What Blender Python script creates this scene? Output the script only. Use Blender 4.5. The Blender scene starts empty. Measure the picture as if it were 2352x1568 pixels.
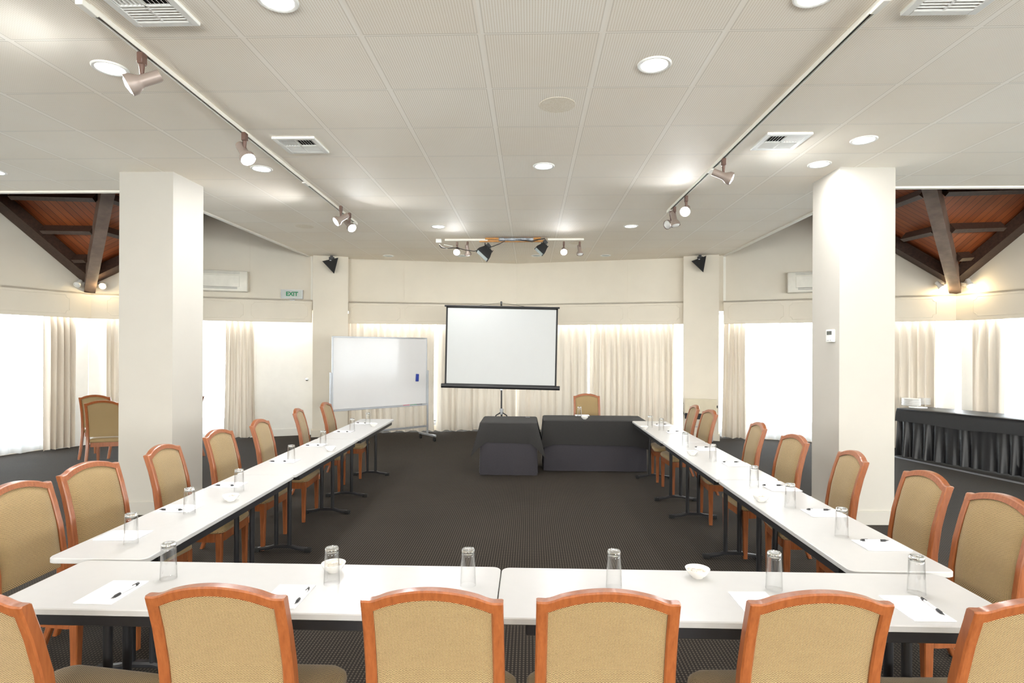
import bpy, bmesh, math, random
from math import sin, cos, pi, radians as R, sqrt
from mathutils import Vector as V, Matrix

random.seed(7)
scene = bpy.context.scene
COL = scene.collection

# ------------------------------------------------------------------ camera geometry (2352 x 1568 frame)
FPX, CX, CY, YAW, ROLL = 1307.0, 1176.0, 803.0, 0.0322, 0.0040
CAMZ = 1.675
CEIL = CAMZ + 1.78
TOP = 0.71                      # height of the conference table tops


def ray(px, py):
    x, y = px - CX, py - CY
    x, y = x * cos(ROLL) + y * sin(ROLL), -x * sin(ROLL) + y * cos(ROLL)
    u, v = x / FPX, y / FPX
    return V((u * cos(YAW) - sin(YAW), u * sin(YAW) + cos(YAW), -v))


def at(px, py, z):
    d = ray(px, py)
    t = (z - CAMZ) / d.z
    return V((d.x * t, d.y * t, z))


def atY(px, py, Y):
    d = ray(px, py)
    t = Y / d.y
    return V((d.x * t, Y, CAMZ + d.z * t))


def onplane(px, py, P, Q, off=0.0):
    """point where the sight line meets the vertical plane through P and Q (pushed outwards by off)"""
    d = ray(px, py)
    n = V((-(Q.y - P.y), Q.x - P.x, 0)).normalized()
    if n.dot(V((P.x, P.y - 3, 0))) < 0:
        n = -n
    t = (n.dot(V((P.x, P.y, 0))) + off) / (n.dot(V((d.x, d.y, 0))))
    return V((d.x * t, d.y * t, CAMZ + d.z * t))


# ------------------------------------------------------------------ materials
def lin(c):
    return tuple((v / 255 / 12.92) if v / 255 <= 0.04045 else ((v / 255 + 0.055) / 1.055) ** 2.4 for v in c)


class NT:
    def __init__(s, name):
        s.m = bpy.data.materials.new(name)
        s.m.use_nodes = True
        s.t = s.m.node_tree
        s.b = s.t.nodes['Principled BSDF']
        s.out = s.t.nodes['Material Output']

    def n(s, typ, **k):
        nd = s.t.nodes.new(typ)
        for a, b in k.items():
            setattr(nd, a, b)
        return nd

    def l(s, a, b):
        s.t.links.new(a, b)

    def val(s, sock, v):
        if isinstance(v, (int, float)):
            sock.default_value = v
        elif isinstance(v, tuple):
            sock.default_value = (*v, 1) if len(v) == 3 and sock.type == 'RGBA' else v
        else:
            s.l(v, sock)

    def math(s, op, a, b=0.0, c=0.0):
        nd = s.n('ShaderNodeMath', operation=op)
        s.val(nd.inputs[0], a)
        s.val(nd.inputs[1], b)
        if op in ('COMPARE', 'MULTIPLY_ADD', 'SMOOTH_MIN', 'PINGPONG_'):
            s.val(nd.inputs[2], c)
        return nd.outputs[0]

    def mix(s, f, a, b):
        nd = s.n('ShaderNodeMix', data_type='RGBA')
        s.val(nd.inputs[0], f)
        s.val(nd.inputs[6], a)
        s.val(nd.inputs[7], b)
        return nd.outputs[2]

    def obj(s):
        c = s.n('ShaderNodeTexCoord')
        return c.outputs['Object']

    def uv(s):
        return s.n('ShaderNodeTexCoord').outputs['UV']

    def xyz(s, v):
        x = s.n('ShaderNodeSeparateXYZ')
        s.l(v, x.inputs[0])
        return x.outputs

    def noise(s, vec, scale, detail=3.0, rough=0.5, stretch=None):
        if stretch:
            mp = s.n('ShaderNodeMapping')
            s.l(vec, mp.inputs[0])
            mp.inputs['Scale'].default_value = stretch
            vec = mp.outputs[0]
        nd = s.n('ShaderNodeTexNoise')
        s.l(vec, nd.inputs['Vector'])
        nd.inputs['Scale'].default_value = scale
        nd.inputs['Detail'].default_value = detail
        nd.inputs['Roughness'].default_value = rough
        return nd.outputs['Fac']

    def ramp(s, f, stops):
        nd = s.n('ShaderNodeValToRGB')
        s.l(f, nd.inputs[0])
        e = nd.color_ramp.elements
        while len(e) < len(stops):
            e.new(0.5)
        for i, (p, c) in enumerate(stops):
            e[i].position = p
            e[i].color = (*c, 1)
        return nd.outputs[0]

    def bump(s, h, strength=0.3, dist=0.002):
        nd = s.n('ShaderNodeBump')
        s.l(h, nd.inputs['Height'])
        nd.inputs['Strength'].default_value = strength
        nd.inputs['Distance'].default_value = dist
        s.l(nd.outputs[0], s.b.inputs['Normal'])

    def color(s, c):
        s.val(s.b.inputs['Base Color'], c)


def plain(name, rgb, rough=0.5, metal=0.0, var=0.05, scale=8.0, bump=0.0, emit=None, spec=None, coat=0.0):
    """a painted / moulded surface with slight procedural mottling"""
    t = NT(name)
    c = lin(rgb)
    o = t.obj()
    f = t.noise(o, scale, 3)
    lo = tuple(x * (1 - var) for x in c)
    hi = tuple(min(1, x * (1 + var)) for x in c)
    t.color(t.ramp(f, [(0.3, lo), (0.7, hi)]))
    t.b.inputs['Roughness'].default_value = rough
    t.b.inputs['Metallic'].default_value = metal
    if spec is not None:
        t.b.inputs['Specular IOR Level'].default_value = spec
    if coat:
        t.b.inputs['Coat Weight'].default_value = coat
        t.b.inputs['Coat Roughness'].default_value = 0.15
    if bump:
        t.bump(t.noise(o, scale * 12, 4), bump)
    if emit:
        t.b.inputs['Emission Color'].default_value = (*lin(emit[0]), 1)
        t.b.inputs['Emission Strength'].default_value = emit[1]
    return t.m


M = {}
M['wall'] = plain('cream_wall_paint', (222, 214, 199), 0.75, var=0.02, scale=3, bump=0.05)
M['column'] = plain('warm_white_column_paint', (182, 178, 170), 0.7, var=0.015, scale=3, bump=0.04)
M['white'] = plain('white_gloss_paint', (240, 238, 232), 0.45, var=0.015)
M['trim'] = plain('white_trim_paint', (238, 235, 226), 0.5, var=0.02)
M['laminate'] = plain('white_laminate', (190, 190, 190), 0.28, var=0.01, scale=20)
M['lam_edge'] = plain('laminate_edge', (176, 174, 169), 0.4, var=0.02)
M['black'] = plain('black_powder_coat', (30, 30, 33), 0.42, var=0.1)
M['blackmatte'] = plain('matte_black', (26, 26, 27), 0.65, var=0.1)
M['rubber'] = plain('black_rubber', (20, 20, 20), 0.8)
M['greymetal'] = plain('anodised_aluminium', (176, 178, 182), 0.35, 0.7, var=0.04)
M['chrome'] = plain('bright_steel', (200, 200, 200), 0.2, 1.0)
M['lampbody'] = plain('taupe_lamp_enamel', (150, 136, 128), 0.4, 0.2)
M['lampbrown'] = plain('brown_adaptor_plastic', (98, 72, 62), 0.45)
M['vent'] = plain('white_vent_enamel', (236, 236, 232), 0.4)
M['dark'] = plain('dark_duct', (28, 24, 22), 0.9)
M['paper'] = plain('white_paper', (232, 232, 237), 0.85, var=0.005)
M['ink'] = plain('grey_print', (150, 150, 155), 0.8)
M['porcelain'] = plain('white_porcelain', (240, 238, 234), 0.18, var=0.01)
M['mint'] = plain('wrapped_mints', (232, 224, 214), 0.35, var=0.08, scale=60)
M['screen'] = plain('matte_screen_vinyl', (190, 192, 192), 0.9, var=0.01, scale=3)
M['board'] = plain('whiteboard_enamel', (204, 204, 205), 0.12, var=0.01, scale=3)
M['blue'] = plain('blue_felt_eraser', (28, 52, 140), 0.7)
M['red'] = plain('red_marker', (200, 40, 80), 0.4)
M['green'] = plain('green_sign_print', (34, 138, 92), 0.5)
M['signface'] = plain('sign_diffuser', (188, 194, 190), 0.3)
M['beige'] = plain('beige_panel', (206, 196, 172), 0.6)
M['linen'] = plain('white_linen', (242, 242, 240), 0.85, bump=0.2)
M['acwhite'] = plain('air_conditioner_plastic', (226, 222, 210), 0.35)
M['acgrey'] = plain('air_conditioner_louvre', (160, 158, 152), 0.45)
M['raw'] = plain('raw_pine_batten', (196, 138, 70), 0.6, var=0.18, scale=30)
M['foil'] = plain('grey_taped_foil', (170, 176, 184), 0.35, 0.4, var=0.25, scale=40)
M['cloth_under'] = plain('charcoal_table_linen', (56, 54, 60), 0.9, var=0.1, scale=160, bump=0.3)
M['cloth_over'] = plain('black_table_overlay', (42, 41, 41), 0.92, var=0.12, scale=160, bump=0.3)
M['satin'] = plain('black_satin_cloth', (19, 19, 23), 0.42, var=0.08, scale=50)
M['plastic'] = plain('white_plastic', (240, 240, 238), 0.35)
M['lcd'] = plain('dark_display', (70, 76, 74), 0.2)
M['glowcool'] = plain('downlight_diffuser', (255, 255, 255), 0.5, emit=((255, 252, 246), 6.0))
M['bulb'] = plain('lit_reflector_bulb', (255, 255, 255), 0.5, emit=((250, 252, 255), 30.0))
M['bulbwarm'] = plain('lit_warm_bulb', (255, 240, 210), 0.5, emit=((255, 214, 140), 5.0))
M['deadbulb'] = plain('unlit_reflector_bulb', (226, 226, 224), 0.25)
M['floodglass'] = plain('frosted_flood_lens', (176, 190, 192), 0.2)
M['ground'] = plain('pale_paving', (230, 228, 222), 0.9)
M['hedge'] = plain('grey_green_hedge', (120, 128, 104), 0.95, var=0.4, scale=3)


def wood(name, dark, light, rough=0.35, scale=14, stretch=(6, 6, 0.7), coat=0.3):
    t = NT(name)
    o = t.obj()
    f = t.noise(o, scale, 5, 0.6, stretch)
    t.color(t.ramp(f, [(0.25, lin(dark)), (0.75, lin(light))]))
    t.b.inputs['Roughness'].default_value = rough
    t.b.inputs['Coat Weight'].default_value = coat
    t.b.inputs['Coat Roughness'].default_value = 0.2
    return t.m


M['cherry'] = wood('cherry_stained_beech', (120, 64, 31), (150, 87, 47))
M['beam'] = wood('dark_brown_timber', (52, 36, 28), (84, 62, 50), 0.55, 9, (3, 3, 3), 0.0)
M['grey_beam'] = wood('weathered_brown_timber', (92, 74, 64), (130, 110, 98), 0.45, 5, (1, 1, 1), 0.0)


def fabric_mat():
    t = NT('gold_and_brown_zigzag_weave')
    o = t.obj()
    x, y, z = t.xyz(o)[:3]
    v = t.math('SUBTRACT', z, y)
    tri = t.math('PINGPONG', x, 0.0052)                       # zigzag columns 6.4 mm wide
    w = t.math('ADD', v, t.math('MULTIPLY', tri, 0.95))
    fr = t.math('FRACT', t.math('DIVIDE', w, 0.0066))
    thread = t.math('SMOOTH_MIN', t.math('PINGPONG', fr, 0.5), 0.5, 0.05)
    thread = t.math('MULTIPLY', thread, 2.0)
    nz = t.noise(o, 9, 3)
    nf = t.noise(o, 420, 2)
    fac = t.math('ADD', thread, t.math('MULTIPLY', t.math('SUBTRACT', nf, 0.5), 0.5))
    base = t.ramp(fac, [(0.32, lin((58, 38, 18))), (0.74, lin((190, 163, 114)))])
    stain = t.math('MULTIPLY', t.math('SUBTRACT', nz, 0.5), 0.35)
    col = t.mix(t.math('ADD', stain, 0.12), base, lin((112, 92, 60)))
    t.color(col)
    t.b.inputs['Roughness'].default_value = 0.85
    t.b.inputs['Sheen Weight'].default_value = 0.15
    t.bump(fac, 0.35, 0.0006)
    return t.m


M['fabric'] = fabric_mat()


def carpet_mat():
    t = NT('dark_brown_dotted_carpet')
    o = t.obj()
    x, y, z = t.xyz(o)[:3]
    fx = t.math('ABSOLUTE', t.math('SUBTRACT', t.math('FRACT', t.math('DIVIDE', x, 0.0196)), 0.5))
    fy = t.math('ABSOLUTE', t.math('SUBTRACT', t.math('FRACT', t.math('DIVIDE', y, 0.0200)), 0.5))
    d = t.math('ADD', t.math('MULTIPLY', fx, fx), t.math('MULTIPLY', t.math('MULTIPLY', fy, fy), 0.45))
    dot = t.math('LESS_THAN', d, 0.055)
    n1 = t.noise(o, 260, 2)
    n2 = t.noise(o, 1.3, 3)
    base = t.ramp(t.math('ADD', t.math('MULTIPLY', n1, 0.7), t.math('MULTIPLY', n2, 0.3)),
                  [(0.3, lin((29, 25, 22))), (0.7, lin((45, 40, 36)))])
    col = t.mix(t.math('MULTIPLY', dot, 0.52), base, lin((100, 91, 79)))
    t.color(col)
    t.b.inputs['Roughness'].default_value = 0.95
    t.b.inputs['Specular IOR Level'].default_value = 0.1
    t.b.inputs['Sheen Weight'].default_value = 0.02
    t.b.inputs['Sheen Roughness'].default_value = 0.4
    t.bump(n1, 0.4, 0.003)
    return t.m


M['carpet'] = carpet_mat()

TX0, TA, TY0, TB = -0.286, 0.6844, 2.531, 0.672               # ceiling tile grid


def ceiling_mat():
    t = NT('perforated_ceiling_tiles')
    o = t.obj()
    x, y, z = t.xyz(o)[:3]
    gx = t.math('DIVIDE', t.math('ADD', x, -TX0 + TA * 40), TA)
    gy = t.math('DIVIDE', t.math('ADD', y, -TY0 + TB * 40), TB)
    cx = t.math('FRACT', gx)
    cy = t.math('FRACT', gy)
    ex = t.math('SUBTRACT', 0.5, t.math('ABSOLUTE', t.math('SUBTRACT', cx, 0.5)))   # distance to tile edge
    ey = t.math('SUBTRACT', 0.5, t.math('ABSOLUTE', t.math('SUBTRACT', cy, 0.5)))
    inx = t.math('GREATER_THAN', ex, 0.030)
    iny = t.math('GREATER_THAN', ey, 0.014)
    inside = t.math('MULTIPLY', inx, iny)
    groove = t.math('LESS_THAN', t.math('ABSOLUTE', t.math('SUBTRACT', ex, 0.028)), 0.0028)
    groove2 = t.math('LESS_THAN', t.math('ABSOLUTE', t.math('SUBTRACT', ey, 0.012)), 0.0042)
    gr = t.math('MAXIMUM', t.math('MULTIPLY', groove, t.math('GREATER_THAN', ey, 0.012)),
                t.math('MULTIPLY', groove2, t.math('GREATER_THAN', ex, 0.028)))
    rx = t.math('ABSOLUTE', t.math('SUBTRACT', t.math('FRACT', t.math('MULTIPLY', cx, 46)), 0.5))
    ry = t.math('ABSOLUTE', t.math('SUBTRACT', t.math('FRACT', t.math('MULTIPLY', cy, 46)), 0.5))
    stripe = t.math('LESS_THAN', rx, 0.24)
    dots = t.math('MULTIPLY', stripe, t.math('ADD', 0.55, t.math('MULTIPLY', t.math('LESS_THAN', ry, 0.3), 0.45)))
    pat = t.math('MULTIPLY', dots, inside)
    # per-tile tone differences and a few grey marks
    cell = t.n('ShaderNodeCombineXYZ')
    t.l(t.math('FLOOR', gx), cell.inputs[0])
    t.l(t.math('FLOOR', gy), cell.inputs[1])
    wn = t.n('ShaderNodeTexWhiteNoise')
    t.l(cell.outputs[0], wn.inputs['Vector'])
    nz = t.noise(o, 1.1, 4)
    base = t.ramp(t.math('ADD', t.math('MULTIPLY', nz, 0.75), t.math('MULTIPLY', wn.outputs['Value'], 0.25)),
                  [(0.25, lin((249, 240, 226))), (0.75, lin((255, 250, 240)))])
    col = t.mix(t.math('MULTIPLY', pat, 0.46), base, lin((212, 196, 170)))
    col = t.mix(t.math('MULTIPLY', gr, 0.42), col, lin((160, 148, 128)))
    t.color(col)
    t.b.inputs['Roughness'].default_value = 0.7
    return t.m


M['ceiling'] = ceiling_mat()


def plank_mat():
    t = NT('orange_brown_plank_soffit')
    u = t.uv()
    x, y, z = t.xyz(u)[:3]
    g = t.math('DIVIDE', y, 0.135)
    fr = t.math('FRACT', g)
    gap = t.math('LESS_THAN', fr, 0.07)
    cell = t.n('ShaderNodeCombineXYZ')
    t.l(t.math('FLOOR', g), cell.inputs[0])
    wn = t.n('ShaderNodeTexWhiteNoise')
    t.l(cell.outputs[0], wn.inputs['Vector'])
    nz = t.noise(u, 4, 5, 0.6, (1, 9, 1))
    f = t.math('ADD', t.math('MULTIPLY', nz, 0.6), t.math('MULTIPLY', wn.outputs['Value'], 0.25))
    base = t.ramp(f, [(0.2, lin((128, 62, 28))), (0.75, lin((176, 94, 46)))])
    t.color(t.mix(gap, base, lin((40, 20, 12))))
    t.b.inputs['Roughness'].default_value = 0.5
    return t.m


M['plank'] = plank_mat()


def drape_mat(name, rgb, trans):
    t = NT(name)
    o = t.obj()
    nz = t.noise(o, 6, 3, 0.5, (1, 1, 0.15))
    c = lin(rgb)
    col = t.ramp(nz, [(0.3, tuple(v * 0.93 for v in c)), (0.7, c)])
    t.color(col)
    t.b.inputs['Roughness'].default_value = 0.85
    tr = t.n('ShaderNodeBsdfTranslucent')
    t.l(col, tr.inputs[0])
    mx = t.n('ShaderNodeMixShader')
    mx.inputs[0].default_value = trans
    t.l(t.b.outputs[0], mx.inputs[1])
    t.l(tr.outputs[0], mx.inputs[2])
    t.l(mx.outputs[0], t.out.inputs[0])
    return t.m


M['drape'] = drape_mat('cream_drape_cloth', (213, 203, 189), 0.08)


def sheer_mat():
    t = NT('white_sheer_voile')
    o = t.obj()
    nz = t.noise(o, 5, 2, 0.5, (1, 1, 0.1))
    tr = t.n('ShaderNodeBsdfTransparent')
    tr.inputs[0].default_value = (0.97, 0.98, 1, 1)
    tl = t.n('ShaderNodeBsdfTranslucent')
    tl.inputs[0].default_value = (0.92, 0.93, 0.95, 1)
    df = t.n('ShaderNodeBsdfDiffuse')
    df.inputs[0].default_value = (0.9, 0.9, 0.9, 1)
    m1 = t.n('ShaderNodeMixShader')
    m1.inputs[0].default_value = 0.5
    t.l(df.outputs[0], m1.inputs[1])
    t.l(tl.outputs[0], m1.inputs[2])
    m2 = t.n('ShaderNodeMixShader')
    t.l(t.math('ADD', 0.50, t.math('MULTIPLY', t.math('SUBTRACT', nz, 0.5), 0.5)), m2.inputs[0])
    t.l(m1.outputs[0], m2.inputs[1])
    t.l(tr.outputs[0], m2.inputs[2])
    t.l(m2.outputs[0], t.out.inputs[0])
    return t.m


M['sheer'] = sheer_mat()


def pane_mat():
    t = NT('window_glass')
    o = t.obj()
    tr = t.n('ShaderNodeBsdfTransparent')
    tr.inputs[0].default_value = (0.96, 0.98, 0.98, 1)
    gl = t.n('ShaderNodeBsdfGlossy')
    gl.inputs['Roughness'].default_value = 0.02
    mx = t.n('ShaderNodeMixShader')
    t.l(t.math('ADD', 0.05, t.math('MULTIPLY', t.noise(o, 2, 1), 0.02)), mx.inputs[0])
    t.l(tr.outputs[0], mx.inputs[1])
    t.l(gl.outputs[0], mx.inputs[2])
    t.l(mx.outputs[0], t.out.inputs[0])
    return t.m


M['pane'] = pane_mat()


def glass_mat():
    t = NT('clear_tumbler_glass')
    g = t.n('ShaderNodeBsdfGlass')
    g.inputs['Roughness'].default_value = 0.0
    g.inputs['IOR'].default_value = 1.45
    o = t.obj()
    t.l(t.ramp(t.noise(o, 10, 1), [(0.0, (0.97, 0.98, 0.98)), (1.0, (1, 1, 1))]), g.inputs[0])
    t.l(g.outputs[0], t.out.inputs[0])
    return t.m


M['glass'] = glass_mat()


def tumbler_mat():
    t = NT('thin_tumbler_wall')
    tr = t.n('ShaderNodeBsdfTransparent')
    o = t.obj()
    t.l(t.ramp(t.noise(o, 12, 1), [(0.0, (0.988, 0.99, 0.99)), (1.0, (0.996, 0.998, 0.998))]), tr.inputs[0])
    gl = t.n('ShaderNodeBsdfGlossy')
    gl.inputs['Roughness'].default_value = 0.03
    lw = t.n('ShaderNodeLayerWeight')
    mx = t.n('ShaderNodeMixShader')
    t.l(t.math('ADD', 0.05, t.math('MULTIPLY', t.math('POWER', lw.outputs['Facing'], 2.2), 0.60)), mx.inputs[0])
    t.l(tr.outputs[0], mx.inputs[1])
    t.l(gl.outputs[0], mx.inputs[2])
    t.l(mx.outputs[0], t.out.inputs[0])
    return t.m


M['tumbler'] = tumbler_mat()


# ------------------------------------------------------------------ mesh helpers
def bm_new():
    return bmesh.new()


def box(bm, c, s, rot=None, bev=0.0, seg=2):
    """box of full size s centred on c"""
    mt = Matrix.Translation(V(c))
    if rot is not None:
        mt = mt @ (rot if isinstance(rot, Matrix) else Matrix.Rotation(rot, 4, 'Z'))
    mt = mt @ Matrix.Diagonal((*s, 1))
    r = bmesh.ops.create_cube(bm, size=1.0, matrix=mt)
    if bev:
        es = list({e for v in r['verts'] for e in v.link_edges})
        bmesh.ops.bevel(bm, geom=es, offset=bev, segments=seg, profile=0.5, affect='EDGES')
    return bm


def frame_from(d):
    d = d.normalized()
    up = V((0, 0, 1)) if abs(d.z) < 0.95 else V((1, 0, 0))
    a = d.cross(up).normalized()
    b = a.cross(d).normalized()
    return a, b


def tube(bm, pts, r, n=10, cap=True):
    """round tube through pts; r a number or a list"""
    pts = [V(p) for p in pts]
    rs = r if isinstance(r, (list, tuple)) else [r] * len(pts)
    rings = []
    pa = None
    for i, p in enumerate(pts):
        d = (pts[min(i + 1, len(pts) - 1)] - pts[max(i - 1, 0)])
        a, b = frame_from(d)
        if pa is not None:
            a = (pa - d.normalized() * pa.dot(d.normalized())).normalized()
            b = a.cross(d.normalized()).normalized()
        pa = a
        rings.append([bm.verts.new(p + a * cos(2 * pi * k / n) * rs[i] + b * sin(2 * pi * k / n) * rs[i]) for k in range(n)])
    for i in range(len(rings) - 1):
        for k in range(n):
            bm.faces.new((rings[i][k], rings[i][(k + 1) % n], rings[i + 1][(k + 1) % n], rings[i + 1][k]))
    if cap:
        bm.faces.new(list(reversed(rings[0])))
        bm.faces.new(rings[-1])
    return bm


def lathe(bm, prof, n=24, origin=(0, 0, 0), axis=None, closed=False):
    """prof: list of (radius, height); axis: direction of the height"""
    ax = V(axis).normalized() if axis is not None else V((0, 0, 1))
    a, b = frame_from(ax)
    o = V(origin)
    rings = []
    for r, h in prof:
        if r < 1e-6:
            rings.append([bm.verts.new(o + ax * h)])
        else:
            rings.append([bm.verts.new(o + ax * h + a * cos(2 * pi * k / n) * r + b * sin(2 * pi * k / n) * r) for k in range(n)])
    seq = list(zip(rings, rings[1:]))
    if closed:
        seq.append((rings[-1], rings[0]))
    for p, q in seq:
        for k in range(n):
            k2 = (k + 1) % n
            if len(p) == 1 and len(q) == 1:
                continue
            if len(p) == 1:
                bm.faces.new((p[0], q[k2], q[k]))
            elif len(q) == 1:
                bm.faces.new((p[k], p[k2], q[0]))
            else:
                bm.faces.new((p[k], p[k2], q[k2], q[k]))
    return bm


def prism(bm, poly, z0, z1):
    """horizontal polygon extruded from z0 to z1"""
    lo = [bm.verts.new((p[0], p[1], z0)) for p in poly]
    hi = [bm.verts.new((p[0], p[1], z1)) for p in poly]
    n = len(poly)
    bm.faces.new(list(reversed(lo)))
    bm.faces.new(hi)
    for k in range(n):
        bm.faces.new((lo[k], lo[(k + 1) % n], hi[(k + 1) % n], hi[k]))
    return bm


def sweep(bm, secs, cap=True):
    """loft closed sections (lists of 3D points, same count)"""
    rings = [[bm.verts.new(V(p)) for p in s] for s in secs]
    n = len(rings[0])
    for a, b in zip(rings, rings[1:]):
        for k in range(n):
            bm.faces.new((a[k], a[(k + 1) % n], b[(k + 1) % n], b[k]))
    if cap:
        bm.faces.new(list(reversed(rings[0])))
        bm.faces.new(rings[-1])
    return bm


def beam3(bm, P, Q, w, h, up=V((0, 0, 1))):
    """rectangular bar from P to Q, w across, h along up"""
    P, Q = V(P), V(Q)
    d = (Q - P).normalized()
    a = d.cross(up).normalized()
    b = a.cross(d).normalized()
    sec = [(-w / 2, -h / 2), (w / 2, -h / 2), (w / 2, h / 2), (-w / 2, h / 2)]
    return sweep(bm, [[X + a * i + b * j for i, j in sec] for X in (P, Q)])


def rrect(w, d, r, n=6):
    pts = []
    for cx, cy, a0 in ((w / 2 - r, d / 2 - r, 0), (-w / 2 + r, d / 2 - r, pi / 2), (-w / 2 + r, -d / 2 + r, pi), (w / 2 - r, -d / 2 + r, 3 * pi / 2)):
        for k in range(n + 1):
            a = a0 + pi / 2 * k / n
            pts.append((cx + r * cos(a), cy + r * sin(a)))
    return pts


def link(name, bm, m, parent=None, smooth=False, ang=40):
    bmesh.ops.recalc_face_normals(bm, faces=bm.faces[:])
    me = bpy.data.meshes.new(name)
    bm.to_mesh(me)
    bm.free()
    if smooth:
        for p in me.polygons:
            p.use_smooth = True
        try:
            me.set_sharp_from_angle(angle=R(ang))
        except Exception:
            pass
    me.materials.append(m)
    o = bpy.data.objects.new(name, me)
    COL.objects.link(o)
    if parent is not None:
        o.parent = parent
    return o


def tag(o, label, cat, group=None, kind=None):
    o['label'] = label
    o['category'] = cat
    if group:
        o['group'] = group
    if kind:
        o['kind'] = kind
    return o


def thing(name, label, cat, loc=(0, 0, 0), rz=0.0, group=None):
    o = bpy.data.objects.new(name, None)
    o.empty_display_size = 0.1
    COL.objects.link(o)
    o.location = loc
    o.rotation_euler = (0, 0, rz)
    return tag(o, label, cat, group)


def struct(name, bm, m, smooth=False, parent=None, label=None, cat=None):
    o = link(name, bm, m, parent, smooth)
    if parent is None:
        o['kind'] = 'structure'
        if label:
            o['label'] = label
            o['category'] = cat or name.split('_')[0]
    return o


CHILD = {}


def copy_tree(root, loc, rz, label, group=None, rot=None):
    r = root.copy()
    COL.objects.link(r)
    r.location = loc
    r.rotation_euler = rot if rot is not None else (0, 0, rz)
    r['label'] = label
    if group:
        r['group'] = group

    def rec(src, dst):
        for ch in list(src.children):
            if ch.get('_skip'):
                continue
            c = ch.copy()
            COL.objects.link(c)
            c.parent = dst
            rec(ch, c)
    rec(root, r)
    return r


class Kind:
    """builds the first of a kind where it stands, copies it afterwards"""
    def __init__(s, build):
        s.build, s.proto = build, None

    def put(s, loc, rz, label, group):
        if s.proto is None:
            s.proto = s.build()
            s.proto.location = loc
            s.proto.rotation_euler = (0, 0, rz)
            s.proto['label'] = label
            s.proto['group'] = group
            return s.proto
        return copy_tree(s.proto, loc, rz, label, group)


# ------------------------------------------------------------------ plan of the room
ZB0, ZB1 = 2.18, 2.614           # pelmet band bottom and top
A = at(209, 672.7, ZB1)
L0 = at(0, 654, ZB1)
B = at(717, 688.5, ZB1)
BL = at(801, 692, ZB1)
BR = at(1570, 692, ZB1)
C2 = at(1662, 690.8, ZB1)
C = at(2196, 675.3, ZB1)
R0 = at(2352, 663.6, ZB1)
for p in (A, L0, B, BL, BR, C2, C, R0):
    p.z = 0
MID = at(1186, 600, CEIL)
MID.z = 0
MID.y = 11.72
MID.x = atY(1186, 650, 11.72).x


def extend(P, Q, Y):
    t = (Y - P.y) / (Q.y - P.y)
    return V((P.x + (Q.x - P.x) * t, Y, 0))


L1 = extend(A, L0, 3.0)
R1 = extend(C, R0, 3.0)
R1.x = min(R1.x, 9.6)
YB = -6.5
print('PLAN', A, B, BL, MID, BR, C2, C, L1, R1)


def outn(P, Q):
    n = V((-(Q.y - P.y), Q.x - P.x, 0)).normalized()
    if n.dot(V((P.x, P.y - 3, 0))) < 0:
        n = -n
    return n


def offs(P, Q, o):
    n = outn(P, Q)
    return P + n * o, Q + n * o


def slab(bm, P, Q, z0, z1, o0, o1):
    """wall piece along P-Q between offsets o0 and o1 (outwards)"""
    n = outn(P, Q)
    prism(bm, [(P + n * o0)[:2], (Q + n * o0)[:2], (Q + n * o1)[:2], (P + n * o1)[:2]], z0, z1)


ZT = 6.2
UP = 0.04                        # set-back of the wall above the band
# floor
bm = bm_new()
prism(bm, [(-12, YB - 0.5), (12, YB - 0.5), (12, 13.5), (-12, 13.5)], -0.1, 0.0)
struct('floor', bm, M['carpet'], label='dark brown carpet with rows of small tan dots', cat='floor')

# segments: name, P, Q
SEG = {'left': (L1, A), 'left_back': (A, B), 'back_left': (BL, MID), 'back_right': (MID, BR), 'right_back': (C2, C), 'right': (C, R1)}
LBL = {'left': 'cream wall with a long window on the far left side', 'left_back': 'cream wall above the white door and left curtains',
       'back_left': 'cream back wall behind the whiteboard', 'back_right': 'cream back wall to the right of the projector screen',
       'right_back': 'cream wall behind the right air conditioner', 'right': 'cream wall at the far right behind the buffet'}
for nm, (P, Q) in SEG.items():
    bm = bm_new()
    dd_ = (Q - P).normalized() * 0.12
    slab(bm, P - dd_, Q + dd_, ZB0 + 0.25, ZT, UP, UP + 0.16)
    slab(bm, P, Q, 0, 0.10, 0.36, 0.5)
    struct('wall_' + nm, bm, M['wall'], label=LBL[nm], cat='wall')
# side and rear walls behind the camera, with tall window openings
bm = bm_new()
slab(bm, V((-10.2, YB, 0)), L1, 0, ZT, 0.1, 0.26)
struct('wall_left_side', bm, M['wall'], label='cream side wall left of the camera', cat='wall')
bm = bm_new()
for z0, z1 in ((0, 0.5), (2.6, ZT)):
    slab(bm, R1, V((10.2, YB, 0)), z0, z1, 0.1, 0.26)
struct('wall_right_side', bm, M['wall'], label='cream side wall right of the camera', cat='wall')
bm = bm_new()
box(bm, (0, YB - 0.1, 0.35), (21, 0.2, 0.7))
box(bm, (0, YB - 0.1, 4.5), (21, 0.2, 3.6))
for x in (-9.6, -4.6, 0, 4.6, 9.6):
    box(bm, (x, YB - 0.1, 1.7), (1.2, 0.2, 2.1))
struct('wall_rear', bm, M['wall'], label='cream wall behind the camera with four windows', cat='wall')

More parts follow.
